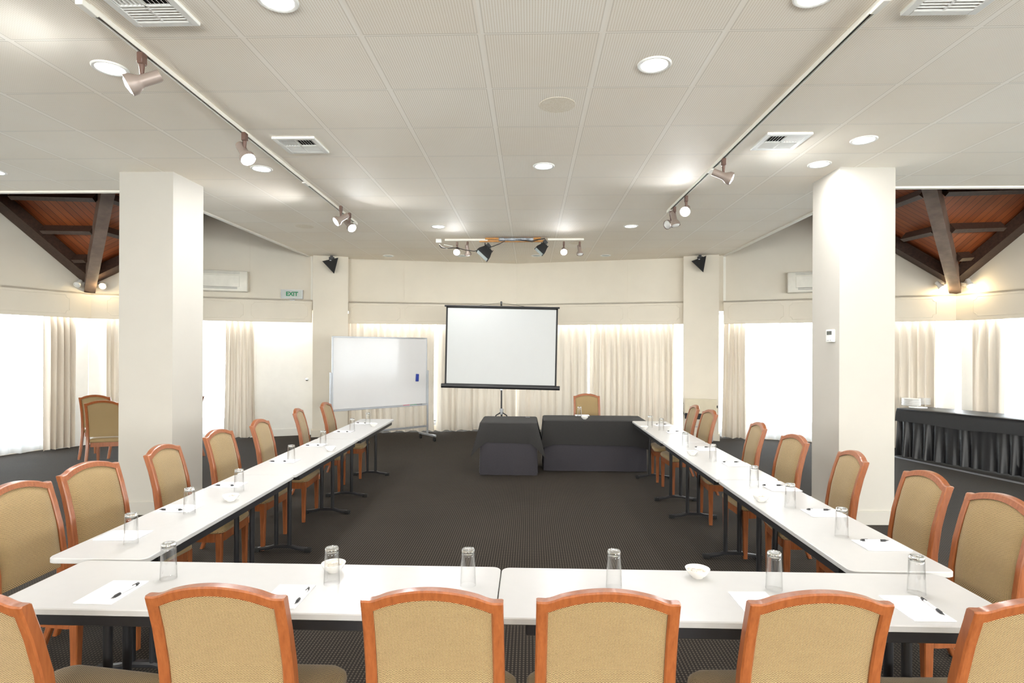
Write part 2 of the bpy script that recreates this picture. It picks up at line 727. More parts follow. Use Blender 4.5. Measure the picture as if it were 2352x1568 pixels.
# ceiling
YW = at(100, 439, CEIL).y
YWR = at(2200, 429, CEIL).y
XL = (at(470, 487, CEIL).x + at(717, 590, CEIL).x) / 2
XR = (at(1867, 492, CEIL).x + at(1660, 585, CEIL).x) / 2
print('CEIL', YW, YWR, at(470, 487, CEIL), at(717, 590, CEIL), at(1867, 492, CEIL), at(1660, 585, CEIL))
YWW = (YW + YWR) / 2
poly = [(-10.1, YB), (10.1, YB), (10.1, 2.8), (8.9, YWW), (XR, YWW), (XR, 10.75), (BR.x + 0.02, 11.1), (MID.x, 11.8), (BL.x - 0.02, 11.1), (XL, 10.75), (XL, YWW), (-8.6, YWW), (-10.1, 2.8)]
bm = bm_new()
prism(bm, poly, CEIL, CEIL + 0.05)
ceil = struct('ceiling', bm, M['ceiling'], label='flat suspended ceiling of square perforated cream tiles', cat='ceiling')
# trims round the edge of the lowered ceiling
for k, (a, b) in enumerate((((-8.6, YWW), (XL, YWW)), ((XL, YWW), (XL, 10.75)), ((XR, YWW), (XR, 10.75)), ((XR, YWW), (8.9, YWW)))):
    bm = bm_new()
    beam3(bm, (a[0], a[1], CEIL + 0.015), (b[0], b[1], CEIL + 0.015), 0.05, 0.07)
    struct('trim_%d' % (k + 1), bm, M['trim'], label=['white edge strip of the lowered ceiling on the far left', 'white ceiling edge strip running back on the left side',
           'white ceiling edge strip running back on the right side', 'white edge strip of the lowered ceiling on the far right'][k], cat='trim')
# boards closing the roof space above the lowered ceiling
bm = bm_new()
prism(bm, [(-12, YB - 0.5), (12, YB - 0.5), (12, 13.5), (-12, 13.5)], ZT, ZT + 0.1)
struct('roof', bm, M['beam'], label='dark roof over the hall', cat='roof')

# ------------------------------------------------------------------ columns and piers
def column(name, P0, P1, P2, label, board=0.13, m='column'):
    """plan parallelogram: P0-P1 front face, P1-P2 side"""
    bm = bm_new()
    q = [P0, P1, P2, P0 + (P2 - P1)]
    prism(bm, [p[:2] for p in q], 0, CEIL)
    o = struct(name, bm, M[m], label=label, cat='column')
    bm = bm_new()
    c = (q[0] + q[2]) / 2
    q2 = [c + (p - c) * (1 + 0.03 / (p - c).length) for p in q]
    prism(bm, [p[:2] for p in q2], 0, board)
    link('baseboard', bm, M[m], o)
    return o


cl0, cl1, cl2 = at(274.5, 394.6, CEIL), at(398, 394.2, CEIL), at(469.4, 427, CEIL)
cl2 = V((cl1.x + (cl2.x - cl1.x) * 0.3, cl1.y + 0.53, CEIL))
column('column', cl0, cl1, V((cl1.x, cl1.y + 0.53, CEIL)), 'square cream column on the left side of the tables')
cr1, cr0 = at(1929.5, 383.5, CEIL), at(2057, 384.2, CEIL)
print('COLS', cl0, cl1, at(469.4, 427, CEIL), cr1, cr0, at(1866, 420, CEIL))
column('column', cr0, cr1, V((cr1.x, cr1.y + 0.53, CEIL)), 'square white column with a thermostat on the right side')
# piers at the back corners
pa, pb = at(719, 586, CEIL), at(800, 590, CEIL)
n = outn(pa, pb)
print('PIERS', pa, pb)
column('pillar', pa, pb, pb + V((n.x, n.y, 0)) * 0.55, 'flat pier to the left of the whiteboard', m='wall')
pc, pd = at(1652, 584.5, CEIL), at(1570, 588.6, CEIL)
n = outn(pc, pd)
column('pillar', pc, pd, pd + V((n.x, n.y, 0)) * 0.55, 'flat pier to the right of the back curtains', m='wall')
print('PIERS', pc, pd)

# ------------------------------------------------------------------ pelmet bands with notched panel mouldings
def notched(w, h, r=0.055, n=6):
    pts = []
    for sx, sy, a0 in ((1, 1, -pi / 2), (-1, 1, 0), (-1, -1, pi / 2), (1, -1, pi)):
        cx, cy = sx * w / 2, sy * h / 2
        # concave quarter circle about the corner
        arc = []
        for k in range(n + 1):
            t = k / n * pi / 2
            if (sx, sy) == (1, 1):
                a = 3 * pi / 2 - t
            elif (sx, sy) == (-1, 1):
                a = -t
            elif (sx, sy) == (-1, -1):
                a = pi / 2 - t
            else:
                a = pi - t
            arc.append((cx + r * cos(a), cy + r * sin(a)))
        pts += arc
    return pts


def band(name, P, Q, panels, label):
    bm = bm_new()
    slab(bm, P, Q, ZB0, ZB1, 0.0, 0.035)
    slab(bm, P, Q, ZB1 - 0.03, ZB1, 0.0, UP + 0.02)
    slab(bm, P, Q, ZB0, ZB0 + 0.02, -0.006, 0.04)
    o = struct(name, bm, M['wall'], label=label, cat='trim')
    d = (Q - P)
    L = d.length
    d.normalize()
    nn = outn(P, Q)
    h = ZB1 - ZB0 - 0.12
    zc = (ZB0 + ZB1) / 2
    for s0, s1 in panels:
        w = s1 - s0
        c = P + d * (s0 + s1) / 2
        out = notched(w, h)
        k = len(out)
        bm = bm_new()
        tw = 0.008
        rings = []
        for ins, dep in ((0, 0.0), (tw * 0.3, 0.006), (tw, 0.006), (tw * 1.3, 0.0)):
            sx, sz = (w - 2 * ins) / w, (h - 2 * ins) / h
            rings.append([bm.verts.new(V((c.x, c.y, zc)) + d * (u * sx) + V((0, 0, v * sz)) - nn * (dep - 0.001)) for u, v in out])
        for a, b in zip(rings, rings[1:]):
            for i in range(k):
                bm.faces.new((a[i], a[(i + 1) % k], b[(i + 1) % k], b[i]))
        link('panel_moulding', bm, M['wall'], o)
    return o


def spans(P, Q, pxs, py=700):
    r = []
    for a, b in pxs:
        pa_, pb_ = onplane(a, py, P, Q), onplane(b, py, P, Q)
        u, v = sorted(((V((p.x, p.y, 0)) - V((P.x, P.y, 0))).length for p in (pa_, pb_)))
        r.append((u, v))
    return r


lenL = (A - L1).length
band('trim_5', L1, A, [(lenL - 1.95, lenL - 0.33), (lenL - 4.1, lenL - 2.3), (0.3, lenL - 4.5)], 'pelmet band over the far left window')
band('trim_6', A, B, spans(A, B, [(245, 560), (576, 708)]), 'pelmet band over the white door')
band('trim_7', BL, MID, spans(BL, MID, [(806, 920), (930, 1180)]), 'pelmet band above the whiteboard')
band('trim_8', MID, BR, spans(MID, BR, [(1192, 1432), (1442, 1562)]), 'pelmet band right of the projector screen')
band('trim_9', C2, C, spans(C2, C, [(1672, 1801), (1812, 2152)]), 'pelmet band beneath the right air conditioner')
lenR = (R1 - C).length
band('trim_10', C, R1, [(0.25, 2.0), (2.4, lenR - 0.4)], 'pelmet band over the far right window')
# fine joint lines and corner strips on the upper walls
for k, (px, P, Q, z1) in enumerate(((574, A, B, CEIL), (716.5, A, B, CEIL), (928, BL, MID, CEIL), (1441, MID, BR, CEIL), (1664, C2, C, CEIL))):
    p = onplane(px, 650, P, Q, UP - 0.004)
    bm = bm_new()
    wd = 0.006 if k in (0, 2, 3) else 0.045
    d = (Q - P).normalized()
    box(bm, (p.x, p.y, (ZB1 + z1) / 2 + (0.3 if k in (0,) else 0)), (wd, 0.012, z1 - ZB1 + (0.6 if k == 0 else 0)), math.atan2(d.y, d.x))
    struct('trim_%d' % (11 + k), bm, M['wall'] if wd < 0.02 else M['trim'],
           label=['joint strip on the wall beside the left air conditioner', 'corner strip left of the left pier', 'joint strip on the back wall above the whiteboard',
                  'joint strip on the back wall right of the screen', 'white corner strip right of the right pier'][k], cat='trim')

# ------------------------------------------------------------------ windows, solid wall parts below the band
WN = [0]


def window(P, Q, s0, s1, label, z0=0.10, z1=ZB0 + 0.26, off=0.40, mull=None):
    WN[0] += 1
    d = (Q - P).normalized()
    nn = outn(P, Q)
    base = P + nn * off
    rot = math.atan2(d.y, d.x)
    bm = bm_new()
    a, b = base + d * s0, base + d * s1
    w = s1 - s0
    for z in (z0 + 0.03, z1 - 0.03):
        c = (a + b) / 2
        box(bm, (c.x, c.y, z), (w, 0.06, 0.06), rot)
    nm = mull or max(1, round(w / 1.1))
    for i in range(nm + 1):
        c = a + (b - a) * i / nm
        box(bm, (c.x, c.y, (z0 + z1) / 2), (0.05, 0.06, z1 - z0), rot)
    fr = struct('window_%d' % WN[0], bm, M['greymetal'], label=label, cat='window')
    bm = bm_new()
    c = (a + b) / 2
    box(bm, (c.x, c.y, (z0 + z1) / 2), (w, 0.006, z1 - z0), rot)
    link('pane', bm, M['pane'], fr)
    return fr


def slen(P, Q, px, off, py=900):
    p = onplane(px, py, P, Q, off)
    return (V((p.x, p.y, 0)) - P).dot((Q - P).normalized())


def solid(nm, P, Q, s0, s1, off, label, m='white', z1=ZB0 + 0.27, th=0.1):
    d = (Q - P).normalized()
    bm = bm_new()
    slab(bm, P + d * s0, P + d * s1, 0, z1, off, off + th)
    return struct(nm, bm, M[m], label=label, cat='wall')


sA = lenL - 0.42
window(L1, A, 0.0, sA, 'long window behind the white sheers at the far left')
solid('wall_corner_left', L1, A, sA, lenL + 0.1, 0.22, 'narrow white wall piece left of the far left corner')
s1_ = slen(A, B, 245, 0.22)
sd0 = slen(A, B, 588, 0.25)
sd1 = slen(A, B, 716, 0.25)
solid('wall_corner_left_2', A, B, -0.1, s1_, 0.22, 'narrow white wall piece right of the far left corner')
window(A, B, s1_, sd0 - 0.05, 'window behind the sheer beside the white door')
solid('wall_door_side', A, B, sd0 - 0.1, sd0, 0.22, 'white door jamb wall')
# ceilings over the curtain recesses
for k, (nm, (P, Q)) in enumerate(SEG.items()):
    bm = bm_new()
    slab(bm, P, Q, ZB0 + 0.25, ZB0 + 0.30, 0.02, 0.5)
    struct('trim_%d' % (20 + k), bm, M['white'], label='soffit over the curtain recess of wall ' + nm.replace('_', ' '), cat='trim')
lb = (MID - BL).length
window(BL, MID, -0.1, lb, 'window behind the curtains left of the screen', off=0.45)
lb = (BR - MID).length
window(MID, BR, 0, lb + 0.1, 'window behind the curtains right of the screen', off=0.45)
sc = (C - C2).length
s2 = slen(C2, C, 2152, 0.22)
window(C2, C, -0.2, s2, 'window behind the right back sheers')
solid('wall_corner_right', C2, C, s2, sc + 0.05, 0.22, 'narrow white wall piece left of the far right corner')
s3 = slen(C, R1, 2236, 0.22)
solid('wall_corner_right_2', C, R1, -0.05, s3, 0.22, 'narrow white wall piece right of the far right corner')
window(C, R1, s3, lenR, 'long window behind the sheers at the far right')
# windows behind the camera
for x in (-7.1, -2.3, 2.3, 7.1):
    WN[0] += 1
    bm = bm_new()
    for zz in (0.73, 2.67):
        box(bm, (x, YB - 0.1, zz), (3.8, 0.06, 0.06))
    for xx in (-1.85, 0, 1.85):
        box(bm, (x + xx, YB - 0.1, 1.7), (0.06, 0.06, 2.0))
    fr = struct('window_%d' % WN[0], bm, M['greymetal'], label='window in the wall behind the camera', cat='window')
    bm = bm_new()
    box(bm, (x, YB - 0.1, 1.7), (3.7, 0.006, 1.96))
    link('pane', bm, M['pane'], fr)
window(R1, V((10.2, YB, 0)), 0, (V((10.2, YB, 0)) - R1).length, 'window in the side wall right of the camera', 0.5, 2.6, 0.18)

# door beside the left pier
d = (B - A).normalized()
rot = math.atan2(d.y, d.x)
nn = outn(A, B)
bm = bm_new()
slab(bm, A + d * sd0, A + d * (sd1 + 0.3), 0.005, ZB0 + 0.27, 0.25, 0.30)
door = struct('door_1', bm, M['white'], label='plain white door with a round knob beside the left pier', cat='door')
bm = bm_new()
slab(bm, A + d * sd0, A + d * (sd1 + 0.3), 0.0, 0.14, 0.235, 0.25)
link('kick_rail', bm, M['white'], door)
kp = onplane(705, 871, A, B, 0.25)
bm = bm_new()
lathe(bm, [(0, -0.01), (0.03, -0.01), (0.03, 0.004), (0.012, 0.006), (0.012, 0.03), (0.026, 0.042), (0.026, 0.06), (0.0, 0.066)], 16, kp, -nn)
link('door_knob', bm, M['chrome'], door, True)

# ------------------------------------------------------------------ curtains
def wavy(P, Q, z0, z1, amp, wave, seed, flare=0.0, thick=0.0, off=0.0, taper=0.0, n_per=8, gather=1.0):
    """pleated cloth hanging along P-Q"""
    rnd = random.Random(seed)
    d = (Q - P)
    L = d.length
    d = d / L
    nn = outn(P, Q)
    nw = max(2, round(L / wave))
    nu = nw * n_per
    ph = [rnd.uniform(-0.5, 0.5) for _ in range(nw + 2)]
    am = [rnd.uniform(0.5, 1.25) for _ in range(nw + 2)]
    dr = [rnd.uniform(-1, 1) for _ in range(nw + 2)]
    zs = [z1, z1 - 0.03, z1 - 0.09, z1 - 0.16] + [z1 - 0.16 - (z1 - 0.16 - z0) * k / 9 for k in range(1, 10)]
    bm = bm_new()
    rows = []
    for iz, z in enumerate(zs):
        t = (z1 - z) / (z1 - z0)
        row = []
        for i in range(nu + 1):
            s = i / nu
            w = s * nw
            k = int(min(w, nw - 1e-6))
            fk = w - k
            a_ = am[k] * (1 - fk) + am[k + 1] * fk
            p_ = ph[k] * (1 - fk) + ph[k + 1] * fk
            env = 0.35 + 0.65 * min(1, t * 5)
            if iz <= 2:
                yv = amp * 0.45 * sin(2 * pi * w * 2 + p_)
            else:
                yv = amp * a_ * env * sin(2 * pi * w + p_ * 2 + t * dr[k] * 0.7) + amp * 0.3 * env * sin(4 * pi * w + p_ * 3 + t * 2)
            yv += amp * 0.4 * sin(2 * pi * s * 1.3 + seed) * t
            sx = (s - 0.5) * (1 + flare * t - taper * sin(pi * t)) + 0.5
            q = P + d * (sx * L) + nn * (off + yv)
            zz = z + (0.012 * sin(w * 3.1 + seed) if iz == len(zs) - 1 else 0)
            row.append(bm.verts.new((q.x, q.y, max(zz, 0.004))))
        rows.append(row)
    for a, b in zip(rows, rows[1:]):
        for i in range(nu):
            bm.faces.new((a[i], a[i + 1], b[i + 1], b[i]))
    return bm


def curtain(name, P, Q, s0, s1, off, label, cat, mat, amp, wave, seed, flare=0.0, taper=0.0, z0=0.02, z1=ZB0 + 0.2, group=None, npr=8):
    d = (Q - P).normalized()
    bm = wavy(P + d * s0, P + d * s1, z0, z1, amp, wave, seed, flare, 0, off, taper, npr)
    o = link(name, bm, M[mat], None, True, 80)
    return tag(o, label, cat, group)


GD, GS = 'cream floor-length drapes', 'white sheer curtains'
OFFD, OFFS = 0.14, 0.27


def cur(seg, pa_, pb_, kind, label, seed, **k):
    P, Q = seg
    off = OFFD if kind == 'drape' else OFFS
    s = sorted((slen(P, Q, pa_, off), slen(P, Q, pb_, off)))
    if kind == 'drape':
        return curtain('drape', P, Q, s[0], s[1], off, label, 'curtain', 'drape', k.pop('amp', 0.045), k.pop('wave', 0.095), seed, group=GD, **k)
    return curtain('sheer_curtain', P, Q, s[0], s[1], off, label, 'curtain', 'sheer', 0.025, 0.16, seed, group=GS, **k)


sl_ = (L1, A)
P, Q = sl_
sa = slen(P, Q, 112, OFFS)
curtain('sheer_curtain', P, Q, 0.0, sa, OFFS, 'white sheer across the long window at the far left edge', 'curtain', 'sheer', 0.03, 0.18, 3, group=GS)
cur(sl_, 100, 174, 'drape', 'cream drape gathered left of the two spare chairs', 5)
sl_ = (A, B)
cur(sl_, 245, 318, 'drape', 'cream drape partly hidden behind the left column, by the spare chairs', 8)
cur(sl_, 300, 528, 'sheer', 'white sheer showing between the left column and a drape', 11)
cur(sl_, 517, 584, 'drape', 'cream drape gathered just left of the white door', 13, taper=0.06, flare=0.1)
sl_ = (BL, MID)
cur(sl_, 790, 997, 'drape', 'cream curtain closed behind the whiteboard', 21, wave=0.14)
cur(sl_, 1002, 1184, 'drape', 'cream curtain closed behind the left half of the projector screen', 22, wave=0.15)
sl_ = (MID, BR)
cur(sl_, 1184, 1350, 'drape', 'cream curtain closed behind the right half of the screen and the head chair', 23, wave=0.15)
cur(sl_, 1354, 1548, 'drape', 'cream curtain closed behind the head table, right of the chair', 24, wave=0.12)
cur(sl_, 1535, 1585, 'sheer', 'narrow white sheer between the back curtain and the right pier', 25)
sl_ = (C2, C)
cur(sl_, 1662, 1712, 'drape', 'cream drape gathered just right of the right pier', 31, taper=0.04, flare=0.15)
cur(sl_, 1640, 2060, 'sheer', 'wide white sheer between the right drape and the right column', 32)
cur(sl_, 2030, 2151, 'drape', 'cream drape behind the stacked plates', 33, wave=0.13)
sl_ = (C, R1)
cur(sl_, 2232, 2306, 'drape', 'cream drape gathered behind the buffet table', 34, wave=0.13)
P, Q = sl_
sa = slen(P, Q, 2296, OFFS)
curtain('sheer_curtain', P, Q, sa, lenR, OFFS, 'white sheer across the long window at the far right edge', 'curtain', 'sheer', 0.03, 0.18, 36, group=GS)

# ------------------------------------------------------------------ timber roof corners
def roof_corner(Acor, wallP, wallQ, ppx, g1, g2, vtop, wall1, wall2, purl1, purl2, labels, elen):
    """valley between two gabled roof slopes; g1/g2 pixels on wall1/wall2; vtop = (px, py, distance ratio)"""
    V0 = onplane(ppx[0], ppx[1], wall1[0], wall1[1], UP)
    V0 = V((Acor.x, Acor.y, V0.z))
    G1 = onplane(g1[0], g1[1], wall1[0], wall1[1], UP)
    G2 = onplane(g2[0], g2[1], wall2[0], wall2[1], UP)
    dv = ray(vtop[0], vtop[1])
    V1 = V((dv.x * vtop[2] / dv.y, vtop[2], CAMZ + dv.z * vtop[2] / dv.y))
    dirv = (V1 - V0).normalized()
    objs = []
    for k, (G, pur) in enumerate(((G1, purl1), (G2, purl2))):
        e = (G - V0).normalized()
        bm = bm_new()
        uvl = bm.loops.layers.uv.new('UVMap')
        nrm = e.cross(dirv).normalized()
        if nrm.z < 0:
            nrm = -nrm
        EL = elen[k]
        c = [(-0.02, -0.5), (EL, -0.5), (EL, 4.4), (-0.02, 4.4)]
        # plank strips: rows along e, stacked along dirv
        sk = e.dot(dirv)
        lo = [bm.verts.new(V0 + e * a + dirv * b) for a, b in c]
        hi = [bm.verts.new(V0 + e * a + dirv * b + nrm * 0.04) for a, b in c]
        f = bm.faces.new(lo)
        f2 = bm.faces.new(list(reversed(hi)))
        for q in range(4):
            bm.faces.new((lo[q], hi[q], hi[(q + 1) % 4], lo[(q + 1) % 4]))
        per = (dirv - e * sk)
        for ff in bm.faces:
            for lp in ff.loops:
                r_ = lp.vert.co - V0
                b_ = r_.dot(per.normalized())
                lp[uvl].uv = (r_.dot(e) + 10, b_ + 10)
        me = bpy.data.meshes.new('roof')
        bm.to_mesh(me)
        bm.free()
        me.materials.append(M['plank'])
        o = bpy.data.objects.new('roof', me)
        COL.objects.link(o)
        o['kind'] = 'structure'
        o['label'] = labels[k]
        o['category'] = 'roof'
        # barge beam along the gable edge
        bm = bm_new()
        off = per.normalized() * 0.13 - nrm * 0.10
        beam3(bm, V0 + off + e * 0.02, V0 + off + e * (EL - 0.1), 0.24, 0.16, nrm)
        link('edge_beam', bm, M['beam'], o)
        for (qa, qb) in pur:
            pts = []
            for q in (qa, qb):
                dd = ray(*q)
                t = (V0 - V((0, 0, CAMZ)) - nrm * 0.10).dot(nrm) / dd.dot(nrm)
                pts.append(V((0, 0, CAMZ)) + dd * t)
            bm = bm_new()
            beam3(bm, pts[0], pts[1], 0.07, 0.13, nrm)
            link('purlin', bm, M['beam'], o)
    bm = bm_new()
    nrm = (V((0, 0, 1)) - dirv * dirv.z).normalized()
    st = V0 - nrm * 0.16 - dirv * 0.42
    beam3(bm, st, V0 + dirv * 4.3 - nrm * 0.16, 0.155, 0.26, nrm)
    b = link('roof_beam', bm, M['grey_beam'])
    tag(b, labels[2], 'beam', None, 'structure')
    return V0, dirv


LB1, LB2 = (L1, A), (A, B)
V0l, dvl = roof_corner(offs(L1, A, UP)[1], None, None, (209, 632), (0, 455), (273, 600), (240, 440, 7.9), (L1, A), (A, B),
            [((100, 527), (215, 529)), ((28, 448), (222, 453)), ((172, 594), (200, 594))], [((236, 528), (300, 546)), ((252, 455), (300, 470))],
            ['orange-brown plank roof slope left of the left roof beam', 'orange-brown plank roof slope right of the left roof beam',
             'brown timber roof beam rising from the far left corner'], (4.5, 1.7))
V0r, dvr = roof_corner(offs(C2, C, UP)[1], None, None, (2190, 632), (2057, 553), (2352, 500), (2147, 432, 7.7), (C2, C), (C, R1),
            [((2078, 545), (2150, 528)), ((2030, 478), (2124, 442))], [((2184, 524), (2302, 520)), ((2168, 439), (2400, 432)), ((2200, 590), (2228, 588))],
            ['orange-brown plank roof slope left of the right roof beam', 'orange-brown plank roof slope right of the right roof beam',
             'dark brown timber roof beam rising from the far right corner'], (1.5, 4.5))

# ------------------------------------------------------------------ dining chair
def make_chair():
    t = thing('dining_chair', 'x', 'chair')
    W = M['cherry']
    # rear post line (y, z) with half spacing x
    path = [(-0.320, 0.0, 0.195), (-0.262, 0.16, 0.197), (-0.222, 0.32, 0.198), (-0.208, 0.44, 0.198), (-0.212, 0.56, 0.197), (-0.232, 0.70, 0.196), (-0.262, 0.82, 0.1945), (-0.288, 0.902, 0.1938)]

    def yb(z):
        for (y0, z0, _), (y1, z1, _) in zip(path, path[1:]):
            if z <= z1:
                return y0 + (y1 - y0) * (z - z0) / (z1 - z0)
        (y0, z0, _), (y1, z1, _) = path[-2:]
        return y1 + (y1 - y0) * (z - z1) / (z1 - z0)
    for s in (-1, 1):
        bm = bm_new()
        secs = []
        for i, (y, z, x) in enumerate(path):
            w = 0.0175
            dpt = [0.014, 0.017, 0.020, 0.022, 0.021, 0.020, 0.019, 0.0190][i]
            b = 0.005
            sec = [(-w + b, -dpt), (w - b, -dpt), (w, -dpt + b), (w, dpt - b), (w - b, dpt), (-w + b, dpt), (-w, dpt - b), (-w, -dpt + b)]
            secs.append([V((s * x + a, y + c, z if i else 0.006)) for a, c in sec])
        sweep(bm, secs)
        leg = link('back_leg', bm, W, t, True, 35)
        bm = bm_new()
        lathe(bm, [(0, 0), (0.014, 0), (0.014, 0.006), (0, 0.006)], 10, (s * 0.195, -0.320, 0))
        link('glide', bm, M['chrome'], leg)
    for s in (-1, 1):
        bm = bm_new()
        secs = []
        for z, w, dx in ((0.006, 0.015, 0), (0.2, 0.018, 0), (0.34, 0.021, 0), (0.392, 0.021, 0)):
            b = 0.004
            cx_, cy_ = s * (0.208 + 0.004 * (1 - z / 0.4)), 0.205
            sec = [(-w + b, -w), (w - b, -w), (w, -w + b), (w, w - b), (w - b, w), (-w + b, w), (-w, w - b), (-w, -w + b)]
            secs.append([V((cx_ + a, cy_ + c, z)) for a, c in sec])
        sweep(bm, secs)
        leg = link('front_leg', bm, W, t, True, 35)
        bm = bm_new()
        lathe(bm, [(0, 0), (0.013, 0), (0.013, 0.006), (0, 0.006)], 10, (s * 0.212, 0.205, 0))
        link('glide', bm, M['chrome'], leg)
    # crest rail: arched board with flat shoulders
    bm = bm_new()
    secs = []
    N = 36
    xs_ = [-0.2113, -0.2085] + [-0.2063 + 0.4126 * i / N for i in range(N + 1)] + [0.2085, 0.2113]
    for x in xs_:
        th = 0.0190 - (0.0045 if abs(x) > 0.21 else 0.0014 if abs(x) > 0.207 else 0)
        u = abs(x) / 0.182
        zt = 0.934
        if u < 1:
            r_ = 1 - u * u
            r_ = r_ * min(1, 0.45 + r_ * 1.4) if r_ < 0.4 else r_
            zt = 0.934 + 0.040 * r_
        v_ = abs(x) / 0.176
        zb = 0.900 if v_ >= 1 else 0.900 + 0.043 * (1 - v_ * v_)
        ym = yb(0.925) - 0.006 * max(0, 1 - (x / 0.2) ** 2)
        lean = (yb(0.95) - yb(0.90)) / 0.05
        b = 0.005
        pts = [(-th, zb), (th, zb), (th, zt - b), (th - b, zt), (-th + b, zt), (-th, zt - b)]
        secs.append([V((x, ym + a + lean * (z - 0.925), z)) for a, z in pts])
    sweep(bm, secs)
    link('crest_rail', bm, W, t, True, 35)
    # upholstered back
    bm = bm_new()
    NX, NZ = 14, 16
    grids = []
    for side in (1, -1):
        g = []
        for j in range(NZ + 1):
            row = []
            for i in range(NX + 1):
                u = -1 + 2 * i / NX
                x = u * 0.1785
                ztop = 0.902 + 0.040 * (1 - u * u)
                z = 0.470 + (ztop - 0.470) * j / NZ
                pv = (1 - u ** 6) * (1 - (2 * j / NZ - 1) ** 8)
                dep = 0.009 + (0.016 if side > 0 else 0.004) * pv
                yy = yb(z) - (0.008 * (1 - u * u) * (j / NZ))
                row.append(bm.verts.new((x, yy + side * dep, z)))
            g.append(row)
        grids.append(g)
    for g in grids:
        for j in range(NZ):
            for i in range(NX):
                bm.faces.new((g[j][i], g[j][i + 1], g[j + 1][i + 1], g[j + 1][i]))
    a, b = grids
    for j in range(NZ):
        for i in (0, NX):
            bm.faces.new((a[j][i], a[j + 1][i], b[j + 1][i], b[j][i]))
    for i in range(NX):
        for j in (0, NZ):
            bm.faces.new((a[j][i], a[j][i + 1], b[j][i + 1], b[j][i]))
    link('backrest', bm, M['fabric'], t, True, 50)
    # bottom back rail
    bm = bm_new()
    # apron
    out = []

    def seat_outline(grow, n=7):
        pts = []
        fw, rw, f, r_ = 0.238 + grow, 0.192 + grow, 0.232 + grow, -0.205 - grow * 0.3
        rad = 0.06
        cs = [(fw, f, 1, 1), (-fw, f, -1, 1), (-rw, r_, -1, -1), (rw, r_, 1, -1)]
        for cx_, cy_, sx, sy in cs:
            rr = rad if sy > 0 else 0.02
            ox, oy = cx_ - sx * rr, cy_ - sy * rr
            a0 = {(1, 1): 0, (-1, 1): pi / 2, (-1, -1): pi, (1, -1): 3 * pi / 2}[(sx, sy)]
            for k in range(n + 1):
                a_ = a0 + pi / 2 * k / n
                pts.append((ox + rr * cos(a_), oy + rr * sin(a_)))
        # bow the front edge
        return [(x, y + (0.018 * (1 - (x / 0.25) ** 2) if y > 0.1 else 0)) for x, y in pts]
    bm.free()
    bm = bm_new()
    o1, o2 = seat_outline(-0.012), seat_outline(-0.030)
    sweep(bm, [[V((x, y, 0.330)) for x, y in o2], [V((x, y, 0.330)) for x, y in o1], [V((x, y, 0.394)) for x, y in o1], [V((x, y, 0.394)) for x, y in o2]], cap=True)
    link('seat_apron', bm, W, t, True, 35)
    bm = bm_new()
    secs = []
    for grow, z in ((-0.012, 0.390), (0.0, 0.394), (0.004, 0.406), (0.002, 0.422), (-0.010, 0.436), (-0.035, 0.446), (-0.08, 0.453), (-0.14, 0.456)):
        secs.append([V((x, y, z)) for x, y in seat_outline(grow) ] if grow > -0.05 else
                    [V((x * (1 + grow * 3.6), 0.01 + (y - 0.01) * (1 + grow * 3.6), z)) for x, y in seat_outline(-0.035)])
    sweep(bm, secs)
    link('seat', bm, M['fabric'], t, True, 60)
    return t


chair = Kind(make_chair)
BY = 0.296                                   # the crest sits this far behind the chair's origin
GC = 'cherry-framed dining chairs'


def put_chair(crest, rz, label):
    """crest: plan position of the crest's middle; rz: 0 = the sitter faces away from the camera"""
    x = crest[0] - (-sin(rz)) * (-BY) 
    y = crest[1] - cos(rz) * (-BY)
    return chair.put((x, y, 0), rz, label, GC)


def crest_at(pxa, pya, pxb, pyb, z=0.930):
    a, b = at(pxa, pya, z), at(pxb, pyb, z)
    return (a + b) / 2, a, b


for (px, py, rz, lab, dx) in (
        (-92, 1385, -0.14, 'front row chair cut off by the left edge of the photo, back to the camera', 0.0),
        (489, 1376, 0.0, 'front row chair second from the left, back to the camera, before a notepad', 0.0),
        (990, 1386, 0.0, 'front row chair standing just left of the seam between the two front tables', 0.0),
        (1398, 1389, 0.0, 'front row chair standing just right of the seam between the front tables', 0.0),
        (1891, 1392, 0.03, 'front row chair second from the right, back to the camera', 0.0),
        (2412, 1410, 0.03, 'front row chair cut off by the right edge of the photo, back to the camera', 0.0)):
    p = at(px, py, 0.930)
    put_chair((p.x, p.y + 0.02), rz, lab)

ORD = ['nearest the camera', 'second from the camera', 'third from the camera', 'fourth from the camera', 'fifth from the camera', 'sixth from the camera', 'farthest away, by the whiteboard']
for k, (y, x) in enumerate(((None, None),)):
    pass
left = [((127, 1103), 0.44, 1), ((138, 1092), (266, 1064)), ((328, 1047), (415, 1023.5)), ((473, 1003.6), (528, 991)), ((575, 978), (616, 967)), ((670, 951), (698, 941)), ((733, 934.7), (762, 927))]
for k, e in enumerate(left):
    if k == 0:
        b = at(127, 1103, 0.93)
        c = V((b.x - 0.01, b.y - 0.24, 0))
        rz = -pi / 2
    else:
        a, b = at(*e[0], 0.93), at(*e[1], 0.93)
        c = (a + b) / 2
        d = b - a
        rz = math.atan2(d.y, d.x) - pi
        if abs(rz + pi / 2) > 0.2:
            rz = -pi / 2 + 0.2 * (1 if rz > -pi / 2 else -1)
    print('LCH', k, c, rz)
    put_chair((c.x, c.y), rz + (0.09 if k else 0), 'dining chair along the left table row, ' + ORD[k])
ORD[-1] = 'farthest away, by the right pier'
rightc = [((2221, 1132), None), ((2075, 1082.5), (2190, 1119)), ((1923.6, 1037), (1998, 1063)), ((1799, 1002), (1854.6, 1017)), ((1724, 973), (1762.5, 985.7)), ((1616, 945), (1646.4, 952.5)), ((1584.7, 933.4), (1607.6, 941))]
